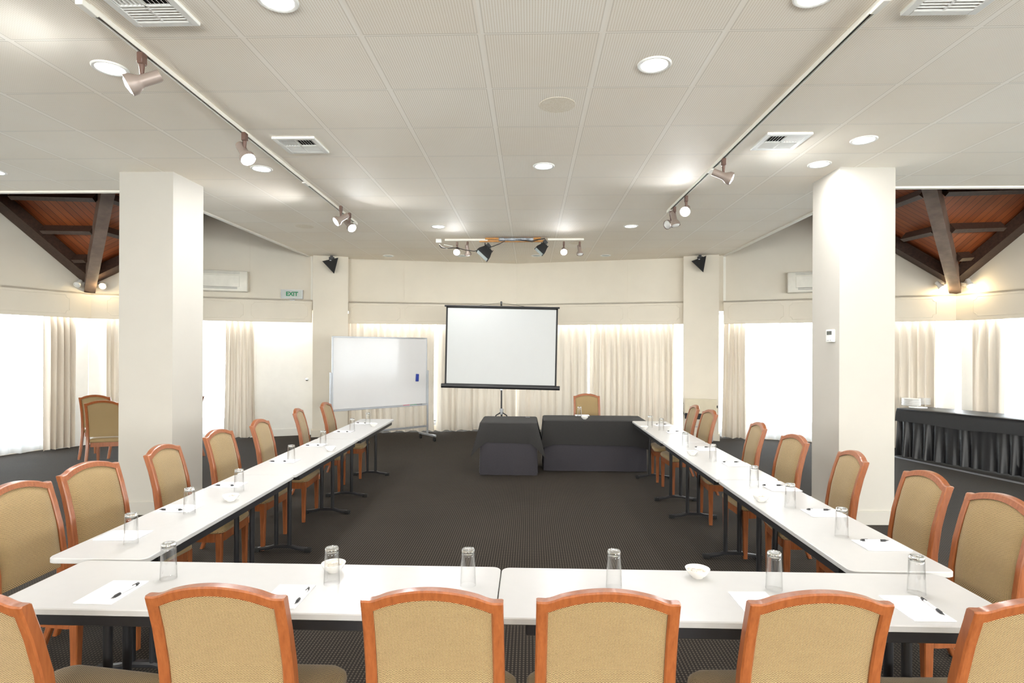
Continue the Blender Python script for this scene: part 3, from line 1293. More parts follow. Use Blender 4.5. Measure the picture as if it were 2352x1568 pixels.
for k, (fa, na) in enumerate(rightc):
    a = at(*fa, 0.93)
    if na is None:
        c = V((a.x + 0.01, a.y - 0.21, 0))
        rz = pi / 2
    else:
        b = at(*na, 0.93)
        c = (a + b) / 2
        d = a - b
        rz = math.atan2(d.y, d.x)
        if abs(rz - pi / 2) > 0.2:
            rz = pi / 2 + 0.2 * (1 if rz > pi / 2 else -1)
    print('RCH', k, c, rz)
    put_chair((c.x, c.y), rz - (0.09 if k else 0), 'dining chair along the right table row, ' + ORD[k])
p = at(1349, 911, 0.93)
put_chair((p.x, p.y + 0.12), pi, 'chair behind the black-clothed head table, facing the camera')
p = at(236, 926, 0.93)
print('BG', p, at(214, 911, 0.93))
put_chair((p.x, p.y), 0.35, 'nearer of the two spare chairs beside the left column')
p3 = at(470, 914, 0.93)
put_chair((p3.x - 0.20, p3.y + 0.1), pi / 2, 'spare chair almost wholly hidden behind the left column, a sliver beside the sheer')
p2 = at(214, 911, 0.93)
put_chair((p2.x + 0.12, p2.y - 0.12), 0.25, 'farther of the two spare chairs, by the left corner drape')

# ------------------------------------------------------------------ folding tables
def make_table(L, W):
    def f():
        t = thing('folding_table', 'x', 'table')
        th = 0.026
        out = rrect(L, W, 0.035)
        bm = bm_new()
        secs = []
        for ins, z in ((0.004, TOP - th), (0.0, TOP - th + 0.003), (0.0, TOP - 0.004), (0.003, TOP)):
            secs.append([V((x * (1 - 2 * ins / L), y * (1 - 2 * ins / W), z)) for x, y in out])
        sweep(bm, secs)
        link('table_top', bm, M['laminate'], t, True, 30)
        bm = bm_new()
        z = TOP - th - 0.0205
        for s in (-1, 1):
            box(bm, (0, s * (W / 2 - 0.02), z), (L - 0.22, 0.022, 0.040), None, 0.002, 1)
            box(bm, (s * (L / 2 - 0.12), 0, z), (0.022, W - 0.06, 0.040), None, 0.002, 1)
        link('under_frame', bm, M['black'], t)
        for s in (-1, 1):
            x = s * (L / 2 - 0.33)
            bm = bm_new()
            zt = TOP - th - 0.03
            for yy in (-0.055, 0.055):
                tube(bm, [(x, yy, 0.05), (x, yy, zt)], 0.0175, 12)
            box(bm, (x, 0, zt - 0.0), (0.035, W - 0.08, 0.03), None, 0.003, 1)
            tube(bm, [(x, 0, zt - 0.07), (x - s * 0.28, 0, zt + 0.005)], 0.008, 8)
            lg = link('leg', bm, M['black'], t, True, 40)
            bm = bm_new()
            pts = [(x, -W / 2 + 0.025, 0.022), (x, -W / 4, 0.033), (x, -0.06, 0.048), (x, 0.06, 0.048), (x, W / 4, 0.033), (x, W / 2 - 0.025, 0.022)]
            secs = []
            for q in pts:
                secs.append([V((q[0] + a, q[1], q[2] + b)) for a, b in ((-0.02, -0.010), (0.02, -0.010), (0.021, 0.004), (0.012, 0.014), (-0.012, 0.014), (-0.021, 0.004))])
            sweep(bm, secs)
            ft = link('foot_bar', bm, M['black'], lg, True, 30)
            for e in (-1, 1):
                bm = bm_new()
                box(bm, (x, e * (W / 2 - 0.02), 0.018), (0.046, 0.05, 0.036), None, 0.006, 2)
                link('rubber_foot', bm, M['rubber'], lg, True)
        return t
    return f


GT = 'white folding conference tables'
# front pair
fl, fm, fr_ = at(-44, 1391, TOP), at(1137, 1418, TOP), at(2366, 1440, TOP)
bl_ = at(1145.5, 1305.5, TOP)
print('FRONT', fl, fm, fr_, bl_)
WF = 0.475
ang = math.atan2(fr_.y - fl.y, fr_.x - fl.x)
yfront = fm.y
LT = fm.x - fl.x
RT = fr_.x - fm.x
tf = Kind(make_table((LT + RT) / 2 - 0.004, WF))
LF = (LT + RT) / 2
tf.put((fm.x - LF / 2 , yfront + WF / 2 + 0.005, 0), 0.0, 'left one of the two white tables across the front, nearest the camera', GT)
tf.put((fm.x + LF / 2, yfront + WF / 2, 0), 0.0, 'right one of the two white tables across the front, nearest the camera', GT)
# side rows: outer / inner edges from near to far
def row(no, ni, fo, fi, n, side):
    no, ni, fo, fi = at(*no, TOP), at(*ni, TOP), at(*fo, TOP), at(*fi, TOP)
    p0, p1 = (no + ni) / 2, (fo + fi) / 2
    w = ((no - ni).length + (fo - fi).length) / 2
    print('ROW', side, no, ni, fo, fi, 'w', w, 'len', (p1 - p0).length)
    return p0, p1


p0, p1 = row((104, 1281), (334, 1284), (828, 961.5), (907, 962), 3, 'left')
q0, q1 = row((2203, 1313), (1950, 1311), (1537, 967), (1443, 966), 3, 'right')
LR = ((p1 - p0).length + (q1 - q0).length) / 6
WR = 0.46
ts = Kind(make_table(LR - 0.004, WR))
for side, a, b in (('left', p0, p1), ('right', q0, q1)):
    d = (b - a).normalized()
    rz = math.atan2(d.y, d.x)
    for k in range(3):
        c = a + d * (LR * (k + 0.5))
        ts.put((c.x, c.y, -0.0008), rz, 'white folding table in the %s row, %s' % (side, ['at the near end touching the front tables', 'in the middle of the row', 'at the far end of the row'][k]), GT)

# ------------------------------------------------------------------ drinking glasses, notepads, pens, bowls
def make_glass():
    bm = bm_new()
    # upside down: rim below, thick base on top
    H = 0.150
    prof = [(0.0, H - 0.004), (0.020, H - 0.003), (0.0245, H), (0.0275, H - 0.003), (0.0285, H - 0.012), (0.0290, H - 0.03), (0.0300, H * 0.5), (0.0325, 0.001), (0.0312, 0.0005),
            (0.0285, H * 0.5), (0.0272, H - 0.03), (0.0262, H - 0.020), (0.021, H - 0.0150), (0.0, H - 0.0140)]
    lathe(bm, prof, 32)
    o = link('drinking_glass', bm, M['tumbler'], None, True, 60)
    bm = bm_new()
    lathe(bm, [(0, H - 0.0145), (0.021, H - 0.0155), (0.0255, H - 0.0190), (0.0268, H - 0.012), (0.0262, H - 0.004), (0.0240, H - 0.0012), (0.0198, H - 0.0040), (0.0, H - 0.0050)], 32)
    link('thick_base', bm, M['glass'], o, True, 60)
    tag(o, 'x', 'glass')
    return o


glass = Kind(make_glass)
GG = 'upturned drinking glasses on the tables'


def put_glass(px, py, label, z=TOP):
    p = at(px, py, z)
    glass.put((p.x, p.y, z + 0.0006), 0, label, GG)
    return p


front_gl = [(387, 1328, 'at the left end of the front tables'), (762, 1340, 'on the left front table before a bowl of mints'), (1075, 1344, 'just left of the seam between the front tables'),
            (1410, 1348, 'on the right front table behind the chair right of the seam'), (1778, 1352, 'on the front tables right of the mint bowl'), (2105, 1362, 'at the right end of the front tables')]
for px, py, l in front_gl:
    put_glass(px, py, 'clear tumbler upside down ' + l)
NUM = ['nearest', 'second', 'third', 'fourth', 'fifth', 'sixth', 'seventh and farthest']
for k, (px, py) in enumerate([(301, 1248), (435, 1179), (549, 1128), (669, 1062), (742, 1023), (809, 990), (845, 974)]):
    put_glass(px, py, 'clear tumbler upside down on the left table row, %s along from the camera' % NUM[k])
for k, (px, py) in enumerate([(1933, 1232), (1815, 1166), (1732, 1118), (1637, 1059), (1574, 1027), (1519, 989), (1493, 982)]):
    put_glass(px, py, 'clear tumbler upside down on the right table row, %s along from the camera' % NUM[k])
HT = 0.700                            # top of the clothed head tables


def make_pad():
    t = thing('notepad', 'x', 'notepad')
    bm = bm_new()
    box(bm, (0, 0, 0.002), (0.148, 0.210, 0.004))
    link('paper_block', bm, M['paper'], t)
    bm = bm_new()
    # small printed wordmark near the top and an address line at the bottom
    prev = None
    pts = [(-0.018 + 0.0036 * i, 0.088 + 0.0022 * sin(i * 2.1) + (0.003 if i in (0, 5) else 0)) for i in range(11)]
    for a, b in zip(pts, pts[1:]):
        q = [bm.verts.new((a[0], a[1] - 0.0005, 0.0043)), bm.verts.new((b[0], b[1] - 0.0005, 0.0043)), bm.verts.new((b[0], b[1] + 0.0005, 0.0043)), bm.verts.new((a[0], a[1] + 0.0005, 0.0043))]
        bm.faces.new(q)
    box(bm, (0, -0.098, 0.0042), (0.040, 0.0008, 0.0002))
    link('printed_heading', bm, M['ink'], t)
    return t


pad = Kind(make_pad)
GP = 'white notepads laid at each seat'


def make_pen():
    t = thing('ballpoint_pen', 'x', 'pen')
    # lies along +Y, tip towards -Y
    r = 0.0047
    bm = bm_new()
    tube(bm, [(0, -0.028, r), (0, 0.052, r)], 0.0042, 12)
    link('barrel', bm, M['plastic'], t, True)
    bm = bm_new()
    tube(bm, [(0, -0.0725, r), (0, -0.067, r), (0, -0.060, r), (0, -0.0565, r), (0, -0.052, r), (0, -0.030, r), (0, -0.026, r)], [0.0006, 0.0013, 0.0026, 0.0030, 0.0052, 0.0054, 0.0045], 12)
    link('grip', bm, M['black'], t, True)
    bm = bm_new()
    tube(bm, [(0, 0.050, r), (0, 0.062, r), (0, 0.064, r), (0, 0.071, r)], [0.0046, 0.0046, 0.003, 0.003], 12)
    box(bm, (0, 0.052, r + 0.0055), (0.003, 0.034, 0.0012))
    link('clip_cap', bm, M['black'], t, True)
    return t


pen = Kind(make_pen)
GPN = 'white pens with black grips on the notepads'


def put_pad(corners, rz, label, z=TOP):
    c = sum((at(x, y, z) for x, y in corners), V((0, 0, 0))) / len(corners)
    pad.put((c.x, c.y, z + 0.0004), rz, label, GP)
    return c


def put_pen(tip, end, label, z=TOP + 0.0046):
    a, b = at(*tip, z), at(*end, z)
    d = b - a
    c = (a + b) / 2
    pen.put((c.x, c.y, z), math.atan2(d.y, d.x) - pi / 2, label, GPN)


put_pad([(263, 1332), (347, 1336), (254, 1391), (161, 1387)], 0.0, 'notepad at the left end of the front tables, nearest the left edge')
put_pen((252, 1378), (322, 1340), 'pen on the notepad at the left end of the front tables')
put_pad([(636, 1345), (726, 1347), (679, 1397), (590, 1396)], 0.0, 'notepad on the left front table beside the second front chair')
put_pen((675, 1391), (712, 1350), 'pen on the notepad beside the second front chair')
put_pad([(1675, 1365), (1765, 1366), (1808, 1412), (1716, 1412)], 0.02, 'notepad half hidden behind the second front chair from the right')
put_pad([(2012, 1367), (2105, 1369), (2204, 1431), (2104, 1428)], 0.0, 'notepad at the right end of the front tables beside a tumbler')
put_pen((2174, 1418), (2112, 1373), 'pen on the notepad at the right end of the front tables')
lp = [((284, 1230), None), ((412, 1168), ((361, 1171), (422, 1172))), ((524, 1114), ((489, 1115), (540, 1116))), ((655, 1059), ((616, 1060), (660, 1060))), ((722, 1022), ((698, 1023), (735, 1023))), ((790, 991), ((769, 991.5), (803, 992))), ((832, 972), ((816, 971), (842, 972)))]
dl = (p1 - p0).normalized()
rl = math.atan2(dl.y, dl.x)
for k, (c, pn) in enumerate(lp):
    q = at(*c, TOP)
    pad.put((q.x, q.y, TOP + 0.0004), rl - pi, 'notepad on the left table row, %s along from the camera' % NUM[k], GP) if True else None
    pad_last = None
    if pn:
        put_pen(pn[0], pn[1], 'pen lying on the notepad of the left row that is %s from the camera' % NUM[k].replace('seventh and ', ''))
rp = [((2024, 1253), ((2045, 1243), (1973, 1242))), ((1893, 1179), ((1910, 1172), (1851, 1171))), ((1797, 1122), ((1799, 1115.5), (1750, 1115))), ((1693, 1067), ((1701, 1061.5), (1657, 1061.5))), ((1625, 1032), ((1628, 1027), (1596, 1027))), ((1553, 993.5), ((1562, 990.5), (1531, 990.5))), ((1522, 976.5), ((1534, 974.5), (1504, 974.5)))]
dr_ = (q1 - q0).normalized()
rr_ = math.atan2(dr_.y, dr_.x)
for k, (c, pn) in enumerate(rp):
    q = at(*c, TOP)
    pad.put((q.x, q.y, TOP + 0.0004), rr_, 'notepad on the right table row, %s along from the camera' % NUM[k], GP)
    put_pen(pn[0], pn[1], 'pen lying on the notepad of the right row that is %s from the camera' % NUM[k].replace('seventh and ', ''))


def make_bowl():
    t = thing('mint_bowl', 'x', 'bowl')
    bm = bm_new()
    prof = [(0.0, 0.001), (0.024, 0.0), (0.026, 0.004), (0.040, 0.016), (0.049, 0.032), (0.0515, 0.038), (0.0500, 0.0385), (0.046, 0.030), (0.036, 0.016), (0.022, 0.008), (0.0, 0.007)]
    lathe(bm, prof, 28)
    link('bowl', bm, M['porcelain'], t, True, 60)
    rnd = random.Random(4)
    bm = bm_new()
    for k in range(17):
        a, r_ = rnd.uniform(0, 2 * pi), 0.031 * sqrt(rnd.random())
        z = 0.020 + 0.016 * (1 - r_ / 0.036) + rnd.uniform(0, 0.006)
        m_ = Matrix.Rotation(rnd.uniform(0, 3), 4, 'Z') @ Matrix.Rotation(rnd.uniform(-0.5, 0.5), 4, 'X')
        c = V((r_ * cos(a), r_ * sin(a), z))
        bmesh.ops.create_uvsphere(bm, u_segments=8, v_segments=6, radius=1, matrix=Matrix.Translation(c) @ m_ @ Matrix.Diagonal((0.008, 0.008, 0.005, 1)))
        for s in (-1, 1):   # twisted wrapper ends
            tip = [bm.verts.new(c + m_.to_3x3() @ V((s * x, y, 0))) for x, y in ((0.006, 0.0), (0.016, 0.005), (0.014, 0.0), (0.016, -0.005))]
            bm.faces.new(tip)
    o = link('mints', bm, M['mint'], t, True)
    o['kind'] = 'stuff'
    o['label'] = 'heap of wrapped mints'
    return t


bowl = Kind(make_bowl)
GB = 'small white bowls of mints'
for px, py, l, z in ((766, 1312, 'behind the second glass of the left front table', TOP), (1602, 1325, 'on the right front table', TOP), (530, 1150, 'on the left row, nearest the camera', TOP), (759, 1035, 'in the middle of the left row', TOP),
                     (858, 979, 'near the far end of the left row', TOP), (1748, 1151, 'on the right row, nearest the camera', TOP), (1590, 1045, 'in the middle of the right row', TOP), (1493, 983, 'near the far end of the right row', TOP)):
    p = at(px, py, z)
    if px == 1493:
        p = at(1492, 976 + 7, z) + V((-0.09, -0.12, 0))
    bowl.put((p.x, p.y, z + 0.0004), random.uniform(0, 3), 'small white bowl of wrapped mints ' + l, GB)

# ------------------------------------------------------------------ head tables under black cloth
def clothed(name, x0, x1, y0, y1, z, label, over_drop, corner_drop, seed, gap=0.012):
    t = thing(name, label, 'table', ((x0 + x1) / 2, (y0 + y1) / 2, 0))
    W, D = x1 - x0, y1 - y0
    rnd = random.Random(seed)
    N = 16
    # base cloth: box down to the floor with soft folds
    def loop(grow, z_, amp, flare=0.0):
        pts = []
        per = [(-1, -1), (1, -1), (1, 1), (-1, 1)]
        for k in range(4):
            a, b = per[k], per[(k + 1) % 4]
            for i in range(N):
                s = i / N
                ux, uy = a[0] + (b[0] - a[0]) * s, a[1] + (b[1] - a[1]) * s
                nx, ny = ((0, -1), (1, 0), (0, 1), (-1, 0))[k]
                w = amp * (sin(s * 2 * pi * 3 + seed + k) * 0.6 + sin(s * 2 * pi * 5.3 + k * 2) * 0.4)
                rr = 0.012
                e = min(s, 1 - s)
                cr = -0.008 if e < 1e-6 else 0
                pts.append(V((ux * (W / 2 + grow) + nx * w + (cr * ux), uy * (D / 2 + grow) + ny * w + cr * uy, z_)))
        return pts
    bm = bm_new()
    zs = [(0.006, 0.012), (0.15, 0.010), (0.35, 0.006), (0.6, 0.003), (z - 0.03, 0.001), (z - 0.010, 0.0)]
    secs = [loop(gap - 0.012 + 0.012 * (1 - q[0]), q[0], q[1]) for q in zs]
    secs.append(loop(-0.008, z - 0.004, 0))
    sweep(bm, secs)
    link('floor_length_cloth', bm, M['cloth_under'], t, True, 50)
    # overlay: flat top, sides hanging over_drop, pointed corners hanging lower
    bm = bm_new()
    top = [loop(-0.10, z + 0.002, 0), loop(-0.004, z + 0.002, 0), loop(0.008, z - 0.006, 0)]
    for j in range(1, 7):
        f = j / 6
        base = loop(0.010 + 0.010 * f, 0, 0.006 * f)
        lp_ = []
        for i, p in enumerate(base):
            side, s = divmod(i, N)
            e = min(s / N, 1 - s / N)
            cf = max(0, 1 - e / 0.12) if side in (1, 3) or True else 0
            cd = corner_drop * cf ** 1.3
            slope = 0.02 * (s / N - 0.5) * (1 if side == 0 else 0)
            zz = z - 0.006 - (over_drop + slope + cd) * f
            q = p.copy()
            dirc = V((p.x / (W / 2), p.y / (D / 2), 0)).normalized()
            q += dirc * cf * corner_drop * 0.80 * f
            q.z = max(zz, 0.02)
            lp_.append(q)
        top.append(lp_)
    sweep(bm, top, cap=False)
    bm.faces.new([v for v in bm.verts[:4 * N]][::-1])
    link('overlay_cloth', bm, M['cloth_over'], t, True, 50)
    return t


h0, h1, h2 = at(1103, 970.4, HT), at(1233, 970.4, HT), at(1232, 955.6, HT)
k0, k1, k2 = at(1245, 965, HT), at(1482, 965, HT), at(1450, 951.5, HT)
print('HEAD', h0, h1, h2, k0, k1, k2, at(1100, 1092, 0), at(1300, 1080, 0))
clothed('clothed_table', h0.x, h1.x, h0.y, h0.y + 0.74, HT, 'smaller square head table under black cloth, in front of the screen stand', 0.26, 0.19, 2)
clothed('clothed_table', k0.x + 0.03, k1.x, k0.y, k0.y + 0.62, HT, 'longer head table under black cloth, in front of the head chair', 0.33, 0.06, 5)
put_glass(1331, 957, 'clear tumbler upside down on the black head table', HT + 0.002)
p = at(1337, 954.2, HT)
pad.put((p.x, p.y, HT + 0.003), pi / 2, 'notepad on the black head table under the head chair', GP)
p = at(1343, 963, HT)
bowl.put((p.x, p.y, HT + 0.003), 0, 'small white bowl of mints on the black head table', GB)
p = at(1212, 958.5, HT)
bm = bm_new()
tube(bm, [(-0.03, 0, 0.004), (0.0, 0.004, 0.004), (0.03, 0, 0.004)], 0.003, 6)
o = link('cable_clip', bm, M['foil'], None, True)
o.location = (p.x, p.y, HT + 0.002)
tag(o, 'small grey clip lying on the smaller black table', 'clip')

# ------------------------------------------------------------------ projector screen on tripod
YS = 9.75
c00, c10 = atY(1025, 704, YS), atY(1280, 709, YS)
c01, c11 = atY(1022, 883, YS), atY(1279, 888, YS)
cen = (c00 + c10 + c01 + c11) / 4
Wd = ((c10 - c00).length + (c11 - c01).length) / 2
Hd = ((c00 - c01).length + (c10 - c11).length) / 2
tilt = -math.atan2((c00.z - c10.z), (c10.x - c00.x))
print('SCREEN', cen, Wd, Hd, tilt)
scr = thing('projector_screen', 'white projector screen with black border on a tripod stand', 'projector screen', (cen.x, YS, 0))
MT = Matrix.Translation((0, 0, cen.z)) @ Matrix.Rotation(-tilt, 4, 'Y')


def xf(bm, m):
    bmesh.ops.transform(bm, matrix=m, verts=bm.verts[:])
    return bm


bm = bm_new()
box(bm, (0, 0, 0), (Wd - 0.05, 0.004, Hd))
link('screen_fabric', xf(bm, MT), M['screen'], scr)
bm = bm_new()
for s in (-1, 1):
    box(bm, (s * (Wd / 2 - 0.012), 0, 0), (0.030, 0.006, Hd))
box(bm, (0, 0, Hd / 2 - 0.006), (Wd, 0.006, 0.03))
box(bm, (0, 0, -Hd / 2 + 0.008), (Wd, 0.006, 0.03))
link('black_border', xf(bm, MT), M['blackmatte'], scr)
bm = bm_new()
tube(bm, [(-Wd / 2 - 0.03, 0, Hd / 2 + 0.015), (Wd / 2 + 0.03, 0, Hd / 2 + 0.015)], 0.016, 10)
link('top_rod', xf(bm, MT), M['black'], scr, True)
bm = bm_new()
tube(bm, [(-Wd / 2 - 0.06, 0.0, -Hd / 2 - 0.02), (Wd / 2 + 0.06, 0.0, -Hd / 2 - 0.02)], 0.038, 14)
link('roller_case', xf(bm, MT), M['black'], scr, True)
poleX = atY(1152, 900, YS + 0.06).x - cen.x
ztop = atY(1152, 694, YS + 0.06).z
bm = bm_new()
tube(bm, [(poleX, 0.07, 0.42), (poleX - 0.01, 0.07, ztop)], 0.015, 10)
box(bm, (poleX - 0.01, 0.06, ztop - 0.01), (0.03, 0.05, 0.05), None, 0.004, 1)
link('pole', bm, M['black'], scr, True)
bm = bm_new()
box(bm, (poleX, 0.03, cen.z - Hd / 2 - 0.055), (0.05, 0.06, 0.05), None, 0.004, 1)
tube(bm, [(poleX, 0.07, 0.56), (poleX, 0.07, 0.66)], [0.03, 0.03], 10)
link('clamp', bm, M['greymetal'], scr, True)
for k in range(3):
    a = R(90 + 120 * k)
    bm = bm_new()
    tube(bm, [(poleX, 0.07, 0.60), (poleX + 0.10 * cos(a), 0.07 + 0.10 * sin(a), 0.55), (poleX + 0.48 * cos(a), 0.07 + 0.48 * sin(a), 0.02)], 0.011, 8)
    link('tripod_leg', bm, M['black'], scr, True)
bm = bm_new()
for s in (-1, 1):
    e = MT @ V((s * 0.45, 0.0, Hd / 2 + 0.02))
    tube(bm, [(poleX - 0.01, 0.06, ztop - 0.01), e], 0.003, 6)
link('hanging_wire', bm, M['black'], scr, True)

# ------------------------------------------------------------------ whiteboard on castors
dL, dR_ = 9.25, 10.45
WL, WRt = atY(765, 771, dL), atY(980, 779, dR_)
WLb, WRb = atY(762, 941, dL), atY(978, 928, dR_)
# board plane through left and right edges
pL = V(((WL.x + WLb.x) / 2, dL, 0))
pR = V(((WRt.x + WRb.x) / 2, dR_, 0))
dW = (pR - pL)
wl = dW.length
angW = math.atan2(dW.y, dW.x)
zt, zb = (WL.z + WRt.z) / 2, (WLb.z + WRb.z) / 2
print('WB', pL, pR, wl, zt, zb)
wb = thing('whiteboard', 'large whiteboard on a wheeled metal stand before the back curtains', 'whiteboard', ((pL.x + pR.x) / 2, (pL.y + pR.y) / 2, 0), angW)
hz = zt - zb
zc = (zt + zb) / 2
bm = bm_new()
box(bm, (0, 0, zc), (wl - 0.02, 0.018, hz - 0.02))
link('writing_surface', bm, M['board'], wb)
bm = bm_new()
for s in (-1, 1):
    box(bm, (s * wl / 2, 0, zc), (0.024, 0.03, hz + 0.024), None, 0.003, 1)
    box(bm, (0, 0, zc + s * hz / 2), (wl + 0.024, 0.03, 0.024), None, 0.003, 1)
link('board_frame', bm, M['greymetal'], wb)
bm = bm_new()
box(bm, (0.0, -0.045, zb - 0.012), (wl, 0.07, 0.012), None, 0.003, 1)
box(bm, (0.0, -0.078, zb - 0.004), (wl, 0.006, 0.022))
link('pen_tray', bm, M['greymetal'], wb)
for s in (-1, 1):
    bm = bm_new()
    box(bm, (s * (wl / 2 + 0.03), 0.0, (0.12 + zb + 0.62) / 2), (0.030, 0.03, zb + 0.62 - 0.12), None, 0.003, 1)
    link('stand_post', bm, M['greymetal'], wb)
    bm = bm_new()
    box(bm, (s * (wl / 2 + 0.03), 0.0, 0.105), (0.035, 0.56, 0.035), None, 0.004, 1)
    ft = link('stand_foot', bm, M['greymetal'], wb)
    for e in (-1, 1):
        bm = bm_new()
        lathe(bm, [(0, -0.012), (0.036, -0.012), (0.038, 0), (0.036, 0.012), (0, 0.012)], 16, (s * (wl / 2 + 0.03), e * 0.24, 0.038), (1, 0, 0))
        box(bm, (s * (wl / 2 + 0.03), e * 0.24, 0.075), (0.03, 0.03, 0.03))
        link('castor', bm, M['rubber'], ft, True)
bm = bm_new()
box(bm, (0, 0, 0.26), (wl + 0.05, 0.025, 0.035), None, 0.003, 1)
link('cross_bar', bm, M['greymetal'], wb)
# eraser and markers
def onboard(px, py, off):
    p = onplane(px, py, pL, pR)
    q = (V((p.x, p.y, 0)) - (pL + pR) / 2).dot(dW.normalized())
    n_ = V((sin(angW), -cos(angW), 0))
    c = (pL + pR) / 2 + dW.normalized() * q + n_ * off
    return V((c.x, c.y, p.z))


p = onboard(957, 867, 0.022)
bm = bm_new()
box(bm, (0, 0, 0), (0.055, 0.026, 0.135), None, 0.006, 2)
o = link('board_eraser', bm, M['blue'], None, True)
o.location = p
o.rotation_euler = (0, 0.05, angW)
tag(o, 'blue magnetic eraser stuck on the whiteboard', 'eraser')
for k, (px, m, l) in enumerate(((930, 'red', 'red marker lying in the whiteboard tray'), (946, 'green', 'green-capped marker lying in the whiteboard tray'), (959, 'black', 'black marker lying in the whiteboard tray'))):
    p = onboard(px, 930, 0.050)
    bm = bm_new()
    tube(bm, [(-0.065, 0, 0), (0.03, 0, 0), (0.032, 0, 0), (0.065, 0, 0)], [0.008, 0.008, 0.0095, 0.0085], 10)
    o = link('marker_pen', bm, M[m], None, True)
    o.location = (p.x, p.y, zb + 0.004)
    o.rotation_euler = (0, 0, angW)
    tag(o, l, 'marker', 'markers in the whiteboard tray')

# ------------------------------------------------------------------ speakers on the piers
def speaker(px, py, pts_px, P, Q, label, twist):
    c = onplane(px, py, P, Q, -0.16)
    t = thing('corner_speaker', label, 'speaker', c, math.atan2((Q - P).y, (Q - P).x) if (Q - P).x > 0 else math.atan2((P - Q).y, (P - Q).x), 'black triangular speakers on the piers')
    # triangular wedge cabinet, tilted down
    qs = [onplane(a, b, P, Q, -0.16) - c for a, b in pts_px]
    mi = Matrix.Rotation(-t.rotation_euler[2], 3, 'Z')
    qs = [mi @ q for q in qs]
    bm = bm_new()
    cc = sum(qs, V()) / 3
    front = [V((q.x, -0.03 + 0.0 * q.z, q.z)) for q in qs]
    back = [V((cc.x + (q.x - cc.x) * 0.75, 0.13, cc.z + (q.z - cc.z) * 0.75)) for q in qs]
    sweep(bm, [back, front])
    link('cabinet', bm, M['blackmatte'], t)
    bm = bm_new()
    gr = [V((cc.x + (q.x - cc.x) * 0.9, -0.034, cc.z + (q.z - cc.z) * 0.9)) for q in qs]
    gr2 = [g + V((0, 0.006, 0)) for g in gr]
    sweep(bm, [gr2, gr])
    link('grille', bm, M['rubber'], t)
    bm = bm_new()
    zt_ = CEIL - c.z
    box(bm, (0.02, 0.09, (zt_ + 0.04) / 2 + 0.02), (0.05, 0.04, max(0.05, zt_ - 0.06)), None, 0.004, 1)
    box(bm, (0.02, 0.13, zt_ - 0.05), (0.10, 0.06, 0.05), None, 0.004, 1)
    link('mount', bm, M['black'], t)
    bm = bm_new()
    box(bm, (cc.x - 0.02, -0.037, cc.z + 0.07), (0.03, 0.004, 0.012))
    link('name_plate', bm, M['greymetal'], t)


speaker(759, 606, [(740, 600), (777, 592), (767.5, 629)], pa, pb, 'black triangular speaker high on the left pier', 0)
speaker(1605, 605, [(1588, 600), (1622.5, 587.5), (1615.5, 626)], pd, pc, 'black triangular speaker high on the right pier', 0)

# ------------------------------------------------------------------ wall air conditioners, exit sign, thermostat
def aircon(pxa, pxb, pyt, pyb_, P, Q, label):
    a = onplane(pxa, pyt, P, Q, UP)
    b = onplane(pxb, pyt, P, Q, UP)
    zt_, zb_ = a.z if pxa > 500 and pxa < 600 or pxa > 1800 else b.z, None
    ref = pxb if pxb < 600 else pxa
    zt_ = onplane(ref, pyt, P, Q, UP - 0.1).z
    zb_ = onplane(ref, pyb_, P, Q, UP - 0.1).z
    c = (a + b) / 2
    w = (V((a.x, a.y, 0)) - V((b.x, b.y, 0))).length
    d = (Q - P)
    if d.x < 0:
        d = -d
    t = thing('air_conditioner', label, 'air conditioner', (c.x, c.y, (zt_ + zb_) / 2), math.atan2(d.y, d.x), 'white wall air conditioners')
    h = zt_ - zb_
    bm = bm_new()
    box(bm, (0, -0.09, 0), (w, 0.17, h), None, 0.018, 3)
    link('body', bm, M['acwhite'], t, True)
    bm = bm_new()
    box(bm, (-0.06 if ref < 1000 else 0.06, -0.178, 0.0), (w - 0.15, 0.012, h * 0.56), None, 0.004, 1)
    link('front_panel', bm, M['acwhite'], t, True)
    bm = bm_new()
    for j in range(2):
        box(bm, (-0.06 if ref < 1000 else 0.06, -0.172, -h * 0.36 + j * 0.022), (w - 0.22, 0.02, 0.012))
    link('louvre', bm, M['acgrey'], t)
    bm = bm_new()
    for j in range(2):
        box(bm, (-0.06 if ref < 1000 else 0.06, -0.172, h * 0.36 + j * 0.022), (w - 0.14, 0.02, 0.006))
    link('intake_grille', bm, M['acgrey'], t)


aircon(360, 571, 624, 671, A, B, 'wall air conditioner on the left wall, beside the exit sign')
aircon(1808, 2010, 626, 673, C2, C, 'wall air conditioner partly hidden by the right column')
pz = onplane(671, 675.5, A, B, 0.02)
ex = thing('exit_sign', 'small lit exit sign standing on the pelmet above the white door', 'sign', pz, math.atan2((B - A).y, (B - A).x) - 0.12)
hw = (onplane(646, 675, A, B, 0.02) - onplane(697, 675, A, B, 0.02)).length / 2
hh = (onplane(671, 666, A, B, 0.02) - onplane(671, 685, A, B, 0.02)).length / 2
bm = bm_new()
box(bm, (0, 0, 0), (hw * 2 - 0.02, 0.05, hh * 2), None, 0.003, 1)
link('sign_face', bm, M['signface'], ex)
bm = bm_new()
for s in (-1, 1):
    box(bm, (s * (hw - 0.008), 0, 0), (0.014, 0.056, hh * 2 + 0.004), None, 0.003, 1)
for s in (-1, 1):
    box(bm, (0, 0, s * hh), (hw * 2, 0.054, 0.008))
link('sign_housing', bm, M['greymetal'], ex)
bm = bm_new()
tube(bm, [(0.03, 0, -hh), (0.03, 0, -hh - 0.04)], 0.012, 8)
box(bm, (0.0, 0, -hh - 0.035), (0.10, 0.05, 0.012))
link('sign_bracket', bm, M['greymetal'], ex)
cu = bpy.data.curves.new('lettering', 'FONT')
cu.body = 'EXIT'
cu.align_x = 'CENTER'
cu.align_y = 'CENTER'
